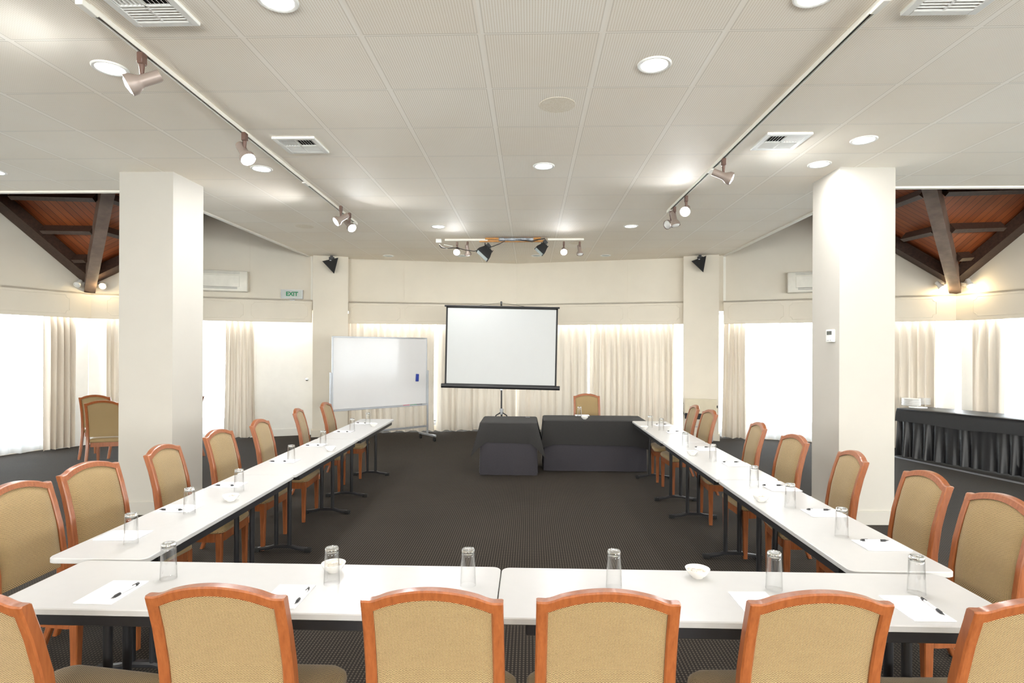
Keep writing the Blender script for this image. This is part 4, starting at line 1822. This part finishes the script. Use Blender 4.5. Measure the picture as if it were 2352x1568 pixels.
cu.size = hh * 1.35
cu.extrude = 0.001
cu.offset = 0.004
cu.materials.append(M['green'])
lt0 = bpy.data.objects.new('lettering_source', cu)
COL.objects.link(lt0)
bpy.context.view_layer.update()
lme = bpy.data.meshes.new_from_object(lt0.evaluated_get(bpy.context.evaluated_depsgraph_get()))
bpy.data.objects.remove(lt0)
lt = bpy.data.objects.new('lettering', lme)
COL.objects.link(lt)
lt.parent = ex
lt.location = (0, -0.028, 0)
lt.rotation_euler = (pi / 2, 0, 0)
lt['label'] = 'green EXIT letters'

# thermostat on the side of the right column
xs = cr1.x
dd = ray(1911, 771)
t_ = xs / dd.x
ty, tz = dd.y * t_, CAMZ + dd.z * t_
th_ = thing('thermostat', 'white thermostat with a dark display on the right column', 'thermostat', (xs, ty, tz), pi / 2)
bm = bm_new()
box(bm, (0, 0.014, 0), (0.125, 0.03, 0.125), None, 0.006, 2)
link('housing', bm, M['plastic'], th_, True)
bm = bm_new()
box(bm, (-0.005, 0.030, 0.028), (0.09, 0.004, 0.038))
link('display', bm, M['lcd'], th_)
bm = bm_new()
box(bm, (-0.03, 0.030, -0.045), (0.008, 0.003, 0.008))
box(bm, (0.02, 0.030, -0.046), (0.04, 0.003, 0.004))
link('buttons', bm, M['ink'], th_)

# ------------------------------------------------------------------ folded trolley by the right pier
fp = [onplane(1573, 915, pd, pc, -0.35), onplane(1647, 917, pd, pc, -0.35)]
z_t = fp[0].z
z_b = onplane(1573, 948, pd, pc, -0.35).z
z_k = onplane(1573, 961, pd, pc, -0.35).z
cc = (fp[0] + fp[1]) / 2
ft_ = thing('folded_trolley', 'folded beige topped trolley standing against the right pier', 'trolley', (cc.x, cc.y, 0), math.atan2((pc - pd).y, (pc - pd).x))
wt = (fp[1] - fp[0]).length
bm = bm_new()
box(bm, (0, 0, (z_t + z_b) / 2), (wt, 0.03, z_t - z_b), None, 0.004, 1)
link('top_panel', bm, M['beige'], ft_)
bm = bm_new()
box(bm, (-0.02, -0.02, (z_b + z_k) / 2), (wt * 0.92, 0.03, z_b - z_k), None, 0.004, 1)
link('tray', bm, M['blackmatte'], ft_)
for s in (-1, 1):
    bm = bm_new()
    tube(bm, [(s * wt * 0.36, 0.03, 0.03), (s * wt * 0.36, 0.0, z_b)], 0.012, 8)
    link('leg', bm, M['greymetal'], ft_, True)
bm = bm_new()
tube(bm, [(-wt * 0.36, 0.015, z_k - 0.14), (wt * 0.36, 0.015, z_k - 0.14)], 0.008, 8)
link('stretcher', bm, M['greymetal'], ft_, True)
bm = bm_new()
box(bm, (wt / 2 + 0.004, -0.005, z_t - 0.13), (0.02, 0.03, 0.045))
link('latch', bm, M['black'], ft_)
bm = bm_new()
tube(bm, [(-wt / 2 + 0.03, -0.03, z_k + 0.02), (-wt / 2 - 0.03, -0.03, z_k + 0.12), (-wt / 2 - 0.06, -0.03, z_k + 0.24), (-wt / 2 - 0.05, -0.03, z_k + 0.32), (-wt / 2 - 0.02, -0.03, z_k + 0.27)], 0.004, 6)
link('cable', bm, M['black'], ft_, True)

# ------------------------------------------------------------------ buffet table under black cloth with plates
BF0, BF1 = at(2057, 1047, 0), at(2352, 1098, 0)
db = (BF1 - BF0).normalized()
nb = V((-db.y, db.x, 0))
if nb.x < 0:
    nb = -nb
BT = 0.765
S0, S1 = BF0 + db * 0.0, BF0 + db * 4.4
angb = math.atan2(db.y, db.x)
Lb = (S1 - S0).length
Wb = 0.70
print('BUFFET', BF0, BF1, db, Lb)
mid = (S0 + S1) / 2 + nb * (Wb / 2 + 0.03)
bt = thing('buffet_table', 'long buffet table under black cloth with pleated skirt behind the right column', 'table', (mid.x, mid.y, 0), angb)
loc = Matrix.Rotation(-angb, 3, 'Z')
sgn = 1 if (loc @ nb).y > 0 else -1
# local frame: x along, y = sgn * depth
bm = bm_new()
prism(bm, [(-Lb / 2 + 0.01, -Wb / 2 + 0.04), (Lb / 2 - 0.01, -Wb / 2 + 0.04), (Lb / 2 - 0.01, Wb / 2 - 0.02), (-Lb / 2 + 0.01, Wb / 2 - 0.02)], BT - 0.04, BT - 0.008)
link('table_board', bm, M['black'], bt)
bm = bm_new()
fy = -sgn * (Wb / 2 - 0.01)
rows = []
rnd = random.Random(3)
NP = 260
ph = [rnd.uniform(-0.8, 0.8) for _ in range(80)]
am = [rnd.uniform(0.35, 1.5) for _ in range(80)]
for j in range(9):
    t = j / 8
    z = BT - 0.14 - (BT - 0.14 - 0.012) * t
    row = []
    for i in range(NP + 1):
        s = i / NP
        w = s * Lb / 0.16
        k = int(w) % 78
        f = w - int(w)
        a_ = am[k] * (1 - f) + am[k + 1] * f
        p_ = ph[k] * (1 - f) + ph[k + 1] * f
        yv = (0.010 + 0.030 * t) * a_ * sin(2 * pi * w + p_ + t * 0.8 * ph[k]) - sgn * 0.0
        row.append(bm.verts.new((-Lb / 2 + s * Lb, fy + yv - sgn * 0.02 * t * t, z)))
    rows.append(row)
for a, b in zip(rows, rows[1:]):
    for i in range(NP):
        bm.faces.new((a[i], a[i + 1], b[i + 1], b[i]))
link('pleated_skirt', bm, M['satin'], bt, True, 80)
bm = bm_new()
rows = []
prof = [(1, -0.30, 0.0), (1, 0.0, 0.0), (0.5, 0.002, 0.0), (0.0, 0.003, 0.0), (-0.5, 0.003, 0), (-0.98, 0.002, 0), (-1.0, -0.008, 0.008), (-1.0, -0.06, 0.018), (-1.0, -0.13, 0.028), (-1.0, -0.205, 0.038)]
for (yy, dz, o_) in prof:
    row = []
    for i in range(121):
        s = i / 120
        x = -Lb / 2 + s * Lb
        wv = 0.006 * sin(x * 5.1) + 0.004 * sin(x * 11 + 1)
        z = BT + dz + (0.012 * sin(x * 2.3 + 1) + 0.008 * sin(x * 6)) * (1 if dz < -0.1 and yy < 0 else 0) + (0.0015 * sin(x * 9 + yy * 3))
        y = sgn * yy * Wb / 2 + (-sgn) * (o_ + wv * (1 if dz < -0.01 else 0))
        row.append(bm.verts.new((x, y, z)))
    rows.append(row)
for a, b in zip(rows, rows[1:]):
    for i in range(120):
        bm.faces.new((a[i], a[i + 1], b[i + 1], b[i]))
link('top_cloth', bm, M['satin'], bt, True, 60)
for sx in (-1, 1):
    for sy in (-1, 1):
        bm = bm_new()
        tube(bm, [(sx * (Lb / 2 - 0.4), sy * 0.26, 0.0), (sx * (Lb / 2 - 0.4), sy * 0.26, BT - 0.04)], 0.016, 8)
        link('leg', bm, M['black'], bt, True)


def make_plate():
    bm = bm_new()
    lathe(bm, [(0, 0.0), (0.072, 0.0), (0.078, 0.002), (0.129, 0.0125), (0.1330, 0.0135), (0.1340, 0.0165), (0.1325, 0.0190), (0.128, 0.0195), (0.083, 0.006), (0, 0.005)], 32)
    o = link('dinner_plate', bm, M['porcelain'], None, True, 50)
    tag(o, 'x', 'plate')
    return o


plate = Kind(make_plate)
pp = [at(2093, 932.5, BT), at(2119, 929.5, BT)]
# keep them standing on the cloth
for k, c in enumerate(pp):
    for j in range(13):
        z = BT + 0.004 + j * 0.0088
        place = 'top plate' if j == 12 else 'bottom plate' if j == 0 else 'plate %s in height' % ['', 'second', 'third', 'fourth', 'fifth', 'sixth', 'seventh', 'eighth', 'ninth', 'tenth', 'eleventh', 'twelfth'][j]
        q = c
        plate.put((q.x + random.uniform(-.002, .002), q.y + random.uniform(-.002, .002), z), random.uniform(0, 6), 'white %s in the %s stack on the buffet' % (place, ('left, nearer', 'right, farther')[k]), 'stacked dinner plates on the buffet')
p = at(2106, 936.5, BT)
bm = bm_new()
rows = []
for j, z in enumerate((0.002, 0.016)):
    rows.append([V((x * 1.0, y, z + 0.002 * sin(x * 40))) for x, y in rrect(0.24, 0.12, 0.02, 3)])
sweep(bm, rows)
o = link('folded_napkin', bm, M['linen'], None, True, 50)
o.location = (p.x, p.y - 0.03, BT + 0.003)
o.rotation_euler = (0, 0, 0.1)
tag(o, 'folded white napkin in front of the plate stacks on the buffet', 'napkin')
# metal floor strip along the buffet
e0, e1 = at(2057, 1050, 0), at(2352, 1112, 0)
de = (e1 - e0).normalized()
bm = bm_new()
beam3(bm, e0 - de * 1.0 + V((0, 0, 0.006)), e0 + de * 4.2 + V((0, 0, 0.006)), 0.06, 0.012)
struct('trim_30', bm, M['greymetal'], label='metal strip in the carpet along the buffet table', cat='trim')

# ------------------------------------------------------------------ ceiling fittings
def area_light(name, loc, size, power, color=(1, 0.98, 0.95), shape='DISK', rot=(0, 0, 0), sizey=None, parent=None):
    la = bpy.data.lights.new(name, 'AREA')
    la.shape = shape
    la.size = size
    if sizey:
        la.size_y = sizey
    la.energy = power
    la.color = color
    o = bpy.data.objects.new(name, la)
    COL.objects.link(o)
    o.location = loc
    o.rotation_euler = rot
    if parent:
        o.parent = parent
    return o


def make_downlight(lit):
    def f():
        t = thing('downlight', 'x', 'ceiling light')
        bm = bm_new()
        lathe(bm, [(0.080, -0.004), (0.085, -0.008), (0.098, -0.009), (0.105, -0.003), (0.105, 0.004), (0.080, 0.004)], 36, closed=True)
        link('trim_ring', bm, M['vent'], t, True)
        bm = bm_new()
        if lit:
            lathe(bm, [(0.0, -0.0055), (0.083, -0.0055), (0.083, 0.003), (0, 0.003)], 36)
            link('diffuser', bm, M['glowcool'], t)
        else:
            lathe(bm, [(0.0, -0.002), (0.035, -0.006), (0.060, -0.003), (0.081, -0.001), (0.081, 0.003), (0, 0.003)], 30)
            link('diffuser', bm, M['floodglass'], t, True)
        return t
    return f


dl_on, dl_off = Kind(make_downlight(True)), Kind(make_downlight(False))
P_DOWN = 14.0
GD1 = 'round ceiling downlights'
for px, py, l in ((637, 0, 'large lit round downlight cut by the top edge, left of centre'), (253, 156, 'lit round downlight beside the nearest left track lamp'),
                  (-14, 394, 'lit round downlight at the left edge of the photo above the timber roof'), (601, 387, 'lit round downlight below the second left track lamp'),
                  (1503, 148, 'large lit round downlight right of the ceiling centre'), (1873, -12, 'lit round downlight cut by the top edge beside the right track'),
                  (1249, 381, 'lit round downlight in the middle of the ceiling'), (1984, 321, 'lit round downlight right of the right air vent'),
                  (1882, 377, 'lit round downlight just in front of the right column top'), (1007, 520, 'lit round downlight above the left end of the cross bar'),
                  (1449, 519, 'lit round downlight above the right end of the cross bar')):
    p = at(px, py, CEIL)
    dl_on.put((p.x, p.y, CEIL), 0, l, GD1)
    area_light('downlight_lamp', (p.x, p.y, CEIL - 0.012), 0.16, P_DOWN)
for x, y in ((-3.2, 0.2), (3.2, 0.2), (0, -1.6), (-6, -2.5), (6, -2.5)):
    dl_on.put((x, y, CEIL), 0, 'lit round downlight behind the camera', 'round ceiling downlights behind the camera')
    area_light('downlight_lamp', (x, y, CEIL - 0.012), 0.16, P_DOWN * 1.3)
for px, py, l in ((895, 589, 'unlit round fitting near the back wall, right of the left pier'), (1061, 587, 'unlit round fitting behind the bright left lamps of the cross bar'),
                  (1232, 588, 'unlit round fitting near the back wall above the screen'), (1390, 588, 'unlit round fitting near the back wall, right of the cross bar')):
    p = at(px, py, CEIL)
    p.y = min(p.y, 10.75)
    dl_off.put((p.x, p.y, CEIL), 0, l, 'unlit round ceiling fittings')


def grille_mat():
    t = NT('cream_speaker_mesh')
    o = t.obj()
    n_ = t.noise(o, 90, 2)
    t.color(t.ramp(n_, [(0.4, lin((228, 216, 194))), (0.6, lin((240, 231, 214)))]))
    return t.m


M['grille'] = grille_mat()
for px, py, r_, l in ((1280, 241, 0.135, 'flush round speaker grille in the middle of the ceiling'), (700, 520, 0.13, 'flush round speaker grille beside the left track'), (1322, 558, 0.11, 'flush round speaker grille behind the cross bar')):
    p = at(px, py, CEIL)
    bm = bm_new()
    lathe(bm, [(0, -0.002), (r_ - 0.004, -0.002), (r_, 0.001), (0, 0.001)], 36)
    o = link('ceiling_speaker', bm, M['grille'])
    o.location = (p.x, p.y, CEIL)
    tag(o, l, 'speaker grille', 'flush ceiling speaker grilles')


def make_vent():
    t = thing('air_vent', 'x', 'air vent')
    S = 0.40
    bm = bm_new()
    w = 0.045
    for s in (-1, 1):
        box(bm, (s * (S / 2 - w / 2), 0, -0.008), (w, S, 0.020), None, 0.003, 1)
        box(bm, (0, s * (S / 2 - w / 2), -0.008), (S - 2 * w, w, 0.020), None, 0.003, 1)
    box(bm, (0, 0, -0.011), (0.012, S - 2 * w, 0.012))
    box(bm, (0, 0, -0.011), (S - 2 * w, 0.012, 0.012))
    link('frame', bm, M['vent'], t)
    bm = bm_new()
    q = (S - 2 * w) / 2
    for sx in (-1, 1):
        for sy in (-1, 1):
            for j in range(6):
                o_ = (j + 0.5) / 6 * q
                if sy < 0:
                    box(bm, (sx * q / 2 + (o_ - q / 2), sy * q / 2, -0.0105), (0.018, q, 0.0015), Matrix.Rotation(sx * R(42), 4, 'Y'))
                else:
                    box(bm, (sx * q / 2, sy * q / 2 + (o_ - q / 2), -0.0105), (q, 0.028, 0.0015), Matrix.Rotation(R(-26), 4, 'X'))
    link('blades', bm, M['vent'], t)
    bm = bm_new()
    box(bm, (0, 0, -0.0005), (S - w, S - w, 0.002))
    link('duct_back', bm, M['dark'], t)
    return t


vent = Kind(make_vent)
for cs, l in (([(262, -22), (392, -22), (462, 53), (311, 53)], 'large square air vent cut by the top edge beside the left track'),
              ([(622, 313), (721, 311), (757, 348), (666, 349)], 'small square air vent with black slots right of the left track'),
              ([(1765, 303), (1869, 302), (1820, 340), (1722, 341)], 'small square air vent with black slots right of the right track'),
              ([(2160, -28), (2310, -28), (2240, 26), (2067, 28)], 'large square air vent cut by the top edge beyond the right track')):
    c = sum((at(x, y, CEIL) for x, y in cs), V((0, 0, 0))) / 4
    w_ = (at(*cs[2], CEIL) - at(*cs[3], CEIL)).length
    if cs[0][1] < 0:                       # only the far edge of the frame is in the photo
        c = (at(*cs[2], CEIL) + at(*cs[3], CEIL)) / 2 - V((0, w_ / 2, 0))
    print('VENT', c, w_, (at(*cs[0], CEIL) - at(*cs[3], CEIL)).length)
    v_ = vent.put((c.x, c.y, CEIL - 0.002), 0, l, 'square ceiling air vents')
    v_.scale = (w_ / 0.40,) * 2 + (1,)

# light tracks
def track(a, b, label):
    a, b = V(a), V(b)
    d = (b - a)
    t = thing('light_track', label, 'light track', ((a + b) / 2), math.atan2(d.y, d.x), 'white ceiling light tracks')
    L = d.length
    bm = bm_new()
    for s in (-1, 1):
        box(bm, (0, s * 0.0145, -0.014), (L, 0.007, 0.028))
    box(bm, (0, 0, -0.004), (L, 0.03, 0.006))
    link('channel', bm, M['trim'], t)
    bm = bm_new()
    box(bm, (0, 0, -0.012), (L, 0.02, 0.008))
    link('conductor_slot', bm, M['dark'], t)
    for x in (-L / 2, -L / 2 + L * 0.62, L / 2):
        bm = bm_new()
        box(bm, (x, 0, -0.019), (0.12, 0.038, 0.034), None, 0.003, 1)
        link('connector', bm, M['trim'], t)
    return t


tl0, tl1 = at(200, 18, CEIL - 0.02), at(816, 512, CEIL - 0.02)
tr0, tr1 = at(2022, 10, CEIL - 0.02), at(1537, 484, CEIL - 0.02)
print('TRACKS', tl0, tl1, tr0, tr1)
for q in (tl0, tl1, tr0, tr1):
    q.z = CEIL
track(tl0, tl1, 'long white light track on the left side of the ceiling')
track(tr0, tr1, 'long white light track on the right side of the ceiling')


def spot(px, py, face_px, face_py, D, lit, label, aim, group='track lamps on the ceiling', power=14.0, z0=None, scale=1.0):
    """px,py: top of the adaptor on the track; aim: direction the lamp faces"""
    base = at(px, py, CEIL - 0.028) if z0 is None else z0
    t = thing('track_lamp', label, 'spotlight', base, 0, group)
    s = scale
    bm = bm_new()
    box(bm, (0, 0, -0.03 * s), (0.030 * s, 0.045 * s, 0.06 * s), None, 0.005, 1)
    tube(bm, [(0, 0, -0.05 * s), (0, 0, -0.075 * s), (0, 0, -0.115 * s)], [0.015 * s, 0.013 * s, 0.009 * s], 12)
    link('adaptor', bm, M['lampbrown'], t, True)
    a = V(aim).normalized()
    piv = V((0, 0, -0.125 * s))
    c = piv + V((0, 0, -0.020 * s)) - a * 0.02 * s
    bm = bm_new()
    R_ = 0.030 * s
    lathe(bm, [(0, -0.075 * s), (R_ * 0.92, -0.075 * s), (R_, -0.068 * s), (R_, 0.02 * s), (R_ * 1.25, 0.035 * s), (R_ * 1.75, 0.060 * s), (R_ * 1.8, 0.088 * s), (R_ * 1.65, 0.088 * s), (R_ * 1.5, 0.05 * s), (0, 0.045 * s)], 24, c, a)
    link('lamp_housing', bm, M['lampbody'], t, True)
    bm = bm_new()
    tube(bm, [piv + V((0, 0, 0.012 * s)), c + V((0, 0, R_ * 0.6))], 0.011 * s, 10)
    link('knuckle', bm, M['lampbrown'], t, True)
    bm = bm_new()
    lathe(bm, [(0, 0.05 * s), (R_ * 1.55, 0.055 * s), (R_ * 1.6, 0.080 * s), (R_ * 1.2, 0.094 * s), (0, 0.101 * s)], 24, c, a)
    link('reflector_bulb', bm, M['bulb'] if lit else M['deadbulb'], t, True)
    if lit:
        la = bpy.data.lights.new('track_lamp_light', 'SPOT')
        la.energy = power * 5
        la.spot_size = R(150)
        la.spot_blend = 1.0
        la.shadow_soft_size = 0.04
        la.color = (0.96, 0.98, 1.0)
        lo = bpy.data.objects.new('track_lamp_light', la)
        COL.objects.link(lo)
        lo.parent = t
        lo.location = c + a * 0.12 * s
        lo.rotation_euler = a.to_track_quat('-Z', 'Y').to_euler()
    return t


spot(326, 122, 0, 0, 0, True, 'lit track lamp nearest the camera on the left track', (-0.75, -0.35, -0.45), power=6.0, scale=1.15)
spot(562, 305, 0, 0, 0, True, 'lit track lamp second along the left track', (0.45, -0.25, -0.62), scale=1.15)
spot(783, 473, 0, 0, 0, True, 'lit track lamp at the far end of the left track, the left of two', (-0.65, -0.45, -0.55), scale=1.1)
spot(803, 489, 0, 0, 0, True, 'lit track lamp at the far end of the left track, the right of two', (0.55, -0.45, -0.55), scale=1.1)
spot(1662, 364, 0, 0, 0, True, 'lit track lamp nearest the camera on the right track', (0.90, -0.15, -0.42), power=5.0, scale=1.1)
spot(1576, 450, 0, 0, 0, True, 'lit track lamp on the right track, second from the camera', (-0.35, -0.75, -0.42), power=5.0, scale=1.1)
spot(1549, 475, 0, 0, 0, False, 'unlit track lamp on the right track pointing straight down', (0.15, -0.2, -0.95), scale=1.1)
spot(1541, 484, 0, 0, 0, False, 'unlit track lamp at the far end of the right track pointing left', (-0.7, -0.45, -0.3), scale=1.1)

# cross bar near the back wall
YX = at(1170, 550, CEIL - 0.03).y
bx0, bx1 = atY(1003, 552, YX).x, atY(1342, 551, YX).x
zb_ = atY(1170, 553, YX).z
print('BAR', YX, bx0, bx1, zb_)
bar = thing('lighting_bar', 'white lighting bar with wooden battens across the ceiling near the back wall', 'lighting bar', ((bx0 + bx1) / 2, YX, CEIL))
Lx = bx1 - bx0
xc = (bx0 + bx1) / 2


def lx(px):
    return atY(px, 552, YX).x - xc


bm = bm_new()
box(bm, ((lx(1022) + lx(1120)) / 2, 0, -0.035), (lx(1120) - lx(1022), 0.035, 0.030))
box(bm, ((lx(1258) + lx(1341)) / 2, 0, -0.030), (lx(1341) - lx(1258), 0.035, 0.030))
link('channel', bm, M['trim'], bar)
bm = bm_new()
box(bm, ((lx(1115) + lx(1242)) / 2, -0.03, -0.022), (lx(1242) - lx(1115), 0.04, 0.026))
box(bm, ((lx(1101) + lx(1254)) / 2, 0.03, -0.050), (lx(1254) - lx(1101), 0.04, 0.026))
link('wooden_batten', bm, M['raw'], bar)
bm = bm_new()
secs = []
for k in range(13):
    s = k / 12
    x = lx(1146) + (lx(1225) - lx(1146)) * s
    secs.append([V((x, -0.052 + 0.03 * cos(a) * (1 + 0.15 * sin(k * 2)), -0.036 + (0.026 + 0.004 * sin(k * 1.7)) * sin(a))) for a in [2 * pi * j / 10 for j in range(10)]])
sweep(bm, secs)
link('cable_wrap', bm, M['foil'], bar, True)
bm = bm_new()
box(bm, (lx(1008), 0, -0.05), (0.09, 0.06, 0.06), None, 0.006, 1)
link('junction_box', bm, M['plastic'], bar)


def lz(py):
    return atY(1170, py, YX).z - CEIL


bm = bm_new()
tube(bm, [(lx(1009), 0, lz(562)), (lx(1014), -0.02, lz(569)), (lx(1030), -0.03, lz(570.5)), (lx(1050), -0.03, lz(569.5)), (lx(1070), -0.04, lz(575)), (lx(1090), -0.04, lz(577.5)), (lx(1108), -0.04, lz(573)),
          (lx(1130), -0.05, lz(568)), (lx(1148), -0.05, lz(561)), (lx(1160), -0.06, lz(555))], 0.006, 6)
tube(bm, [(lx(1180), -0.07, lz(551)), (lx(1205), -0.08, lz(554)), (lx(1222), -0.08, lz(557)), (lx(1237), -0.07, lz(551.5)), (lx(1252), -0.05, lz(549.5))], 0.007, 6)
link('cable', bm, M['blackmatte'], bar, True)
bm = bm_new()
tube(bm, [(lx(1009), 0, lz(560)), (lx(1016), -0.02, lz(567)), (lx(1028), -0.03, lz(571.5)), (lx(1040), -0.03, lz(566)), (lx(1020), -0.02, lz(562))], 0.005, 6)
link('white_cable', bm, M['plastic'], bar, True)


for px, lit, l, aim in ((1050, True, 'lit lamp on the lighting bar, leftmost and glowing brightly', (0.0, -0.85, -0.5)), (1074, True, 'lamp on the lighting bar pointing down, second from the left', (0.10, 0.42, -0.85)),
                        (1295, True, 'lit lamp on the lighting bar right of the black floodlights', (-0.02, -0.85, -0.5)), (1331.5, False, 'unlit lamp at the right end of the lighting bar', (0.08, -0.3, -0.9))):
    x = atY(px, 552, YX).x
    spot(0, 0, 0, 0, 0, lit, l, aim, 'lamps on the lighting bar', 5.0, V((x, YX, zb_ - 0.012)), 1.0)


def flood(px, py, w, ang_, label, aimy):
    p = atY(px, py, YX - 0.02)
    t = thing('hanging_floodlight', label, 'floodlight', p, 0, 'black floodlights on the lighting bar')
    nf = V((-0.62, -0.30, -0.72)).normalized()            # the lens looks down to the left
    lf = V((0.66, 0.05, -0.74))
    lf = (lf - nf * lf.dot(nf)).normalized()
    kf = lf.cross(-nf).normalized()
    mt = Matrix((lf, -nf, kf)).transposed().to_4x4()
    bm = bm_new()
    prof = [(-0.5 * w, -0.10, 0.30 * w), (0.5 * w, -0.10, 0.30 * w), (0.5 * w, -0.10, -0.30 * w), (-0.5 * w, -0.10, -0.30 * w)]
    bk = [(x * 0.55, 0.06, z * 0.55) for x, _, z in prof]
    sweep(bm, [[V(q) for q in bk], [V((x * 0.95, -0.06, z * 0.95)) for x, _, z in prof], [V(q) for q in prof]])
    for j in range(4):
        box(bm, (-w * 0.3 + j * w * 0.2, 0.05, 0.0), (0.008, 0.05, w * 0.4))
    bmesh.ops.transform(bm, matrix=mt, verts=bm.verts[:])
    link('housing', bm, M['blackmatte'], t)
    bm = bm_new()
    box(bm, (0, -0.102, 0), (w * 0.86, 0.006, w * 0.46))
    bmesh.ops.transform(bm, matrix=mt, verts=bm.verts[:])
    link('lens', bm, M['floodglass'], t)
    bm = bm_new()
    for s in (-1, 1):
        tube(bm, [(s * 0.022, 0.02, zb_ - p.z - 0.03), (s * 0.022, 0.01, 0.02)], 0.008, 6)
    box(bm, (0.04, 0.03, 0.09), (0.07, 0.05, 0.05), Matrix.Rotation(ang_, 4, 'Y'))
    link('bracket', bm, M['black'], t)


flood(1117, 577, 0.24, R(52), 'larger black floodlight hanging from the left part of the lighting bar', 0)
flood(1247, 568, 0.17, R(50), 'smaller black floodlight hanging from the right part of the lighting bar', 0)

# wall spotlights at the feet of the roof beams
def wall_spot(px, py, P, Q, lit, aim, label, mpx):
    base = onplane(mpx, py, P, Q, UP)
    nn = outn(P, Q)
    t = thing('wall_spotlight', label, 'spotlight', base, 0, 'pairs of cream spotlights beside the roof beams')
    bm = bm_new()
    lathe(bm, [(0, 0), (0.055, 0), (0.055, 0.012), (0.03, 0.022), (0, 0.022)], 20, (0, 0, 0), -nn)
    link('wall_rose', bm, M['white'], t, True)
    c = onplane(px, py, P, Q, UP - 0.14) - base
    a = V(aim).normalized()
    bm = bm_new()
    tube(bm, [-nn * 0.02, -nn * 0.08, c - a * 0.02], 0.010, 8)
    link('arm', bm, M['white'], t, True)
    bm = bm_new()
    lathe(bm, [(0, -0.07), (0.030, -0.07), (0.034, -0.05), (0.034, -0.01), (0.045, 0.02), (0.052, 0.055), (0.046, 0.055), (0.04, 0.01), (0, 0.0)], 20, c, a)
    link('lamp_housing', bm, M['white'], t, True)
    bm = bm_new()
    lathe(bm, [(0, 0.01), (0.040, 0.015), (0.045, 0.045), (0.030, 0.058), (0, 0.062)], 20, c, a)
    link('reflector_bulb', bm, M['bulbwarm'] if lit else M['deadbulb'], t, True)
    if lit:
        la = bpy.data.lights.new('wall_spotlight_light', 'POINT')
        la.energy = 3.5
        la.shadow_soft_size = 0.03
        la.color = (1.0, 0.78, 0.45)
        lo = bpy.data.objects.new('wall_spotlight_light', la)
        COL.objects.link(lo)
        lo.parent = t
        lo.location = c + a * 0.11
    return t


wall_spot(180, 650, L1, A, False, (0.1, -0.75, -0.6), 'unlit cream spotlight left of the left roof beam', 189)
wall_spot(238, 655, A, B, True, (0.3, -0.85, -0.35), 'lit warm spotlight right of the left roof beam', 228)
wall_spot(2158, 655, C2, C, True, (0.35, -0.5, -0.75), 'lit warm spotlight left of the right roof beam', 2168)
wall_spot(2226, 650, C, R1, True, (0.0, -0.5, -0.85), 'lit warm spotlight right of the right roof beam', 2216)

# ------------------------------------------------------------------ outside, daylight
bm = bm_new()
prism(bm, [(-60, -60), (60, -60), (60, 60), (-60, 60)], -0.4, -0.15)
struct('ground', bm, M['ground'], label='pale paving outside the windows', cat='ground')

w = bpy.data.worlds.new('world')
scene.world = w
w.use_nodes = True
nt = w.node_tree
bg = nt.nodes['Background']
tc = nt.nodes.new('ShaderNodeTexCoord')
sep = nt.nodes.new('ShaderNodeSeparateXYZ')
nt.links.new(tc.outputs['Generated'], sep.inputs[0])
rmp = nt.nodes.new('ShaderNodeValToRGB')
nt.links.new(sep.outputs[2], rmp.inputs[0])
rmp.color_ramp.elements[0].position = 0.0
rmp.color_ramp.elements[0].color = (1.0, 0.99, 0.96, 1)
rmp.color_ramp.elements[1].position = 0.6
rmp.color_ramp.elements[1].color = (0.80, 0.90, 1.0, 1)
nt.links.new(rmp.outputs[0], bg.inputs[0])
bg.inputs[1].default_value = 9.5

# strip lights inside the pelmet recesses, washing the curtain tops
for (P, Q), a_, b_ in ((SEG['left'], 1.0, lenL), (SEG['left_back'], 0.1, (B - A).length - 0.1), (SEG['back_left'], 0.2, (MID - BL).length), (SEG['back_right'], 0, (BR - MID).length - 0.2),
                       (SEG['right_back'], 0.1, (C - C2).length - 0.1), (SEG['right'], 0, lenR - 1.0)):
    d = (Q - P).normalized()
    nn = outn(P, Q)
    c = P + d * (a_ + b_) / 2 + nn * 0.075
    area_light('pelmet_strip_light', (c.x, c.y, ZB0 + 0.235), b_ - a_, 7.0 * (b_ - a_), (1.0, 0.98, 0.95), 'RECTANGLE', (0, 0, math.atan2(d.y, d.x)), 0.04)

# added fill lamps at the unseen rear windows, tilted up to brighten the ceiling
for x, e in ((-7.1, 110), (-2.3, 380), (2.3, 520), (7.1, 380)):
    area_light('rear_fill_light', (x, YB + 0.12, 1.75), 3.4, e, (1.0, 0.98, 0.95), 'RECTANGLE', (R(90 + 62), 0, 0), 1.9)

cam = bpy.data.cameras.new('camera')
co = bpy.data.objects.new('camera', cam)
COL.objects.link(co)
cam.sensor_width = 36
cam.lens = FPX / 2352 * 36
cam.shift_y = (CY - 784) / 2352
cam.shift_x = 0
cam.clip_start = 0.05
co.location = (0, 0, CAMZ)
co.rotation_euler = (Matrix.Rotation(YAW, 3, 'Z') @ Matrix.Rotation(pi / 2, 3, 'X') @ Matrix.Rotation(ROLL, 3, 'Z')).to_euler()
scene.camera = co
vs = scene.view_settings
vs.view_transform = 'Standard'
vs.look = 'None'
vs.gamma = 1
vs.use_curve_mapping = False
vs.exposure = 0.53
cy = scene.cycles
cy.max_bounces = 9
cy.diffuse_bounces = 7
cy.glossy_bounces = 4
cy.transmission_bounces = 8
cy.transparent_max_bounces = 12
cy.caustics_reflective = False
cy.caustics_refractive = False
cy.sample_clamp_indirect = 6
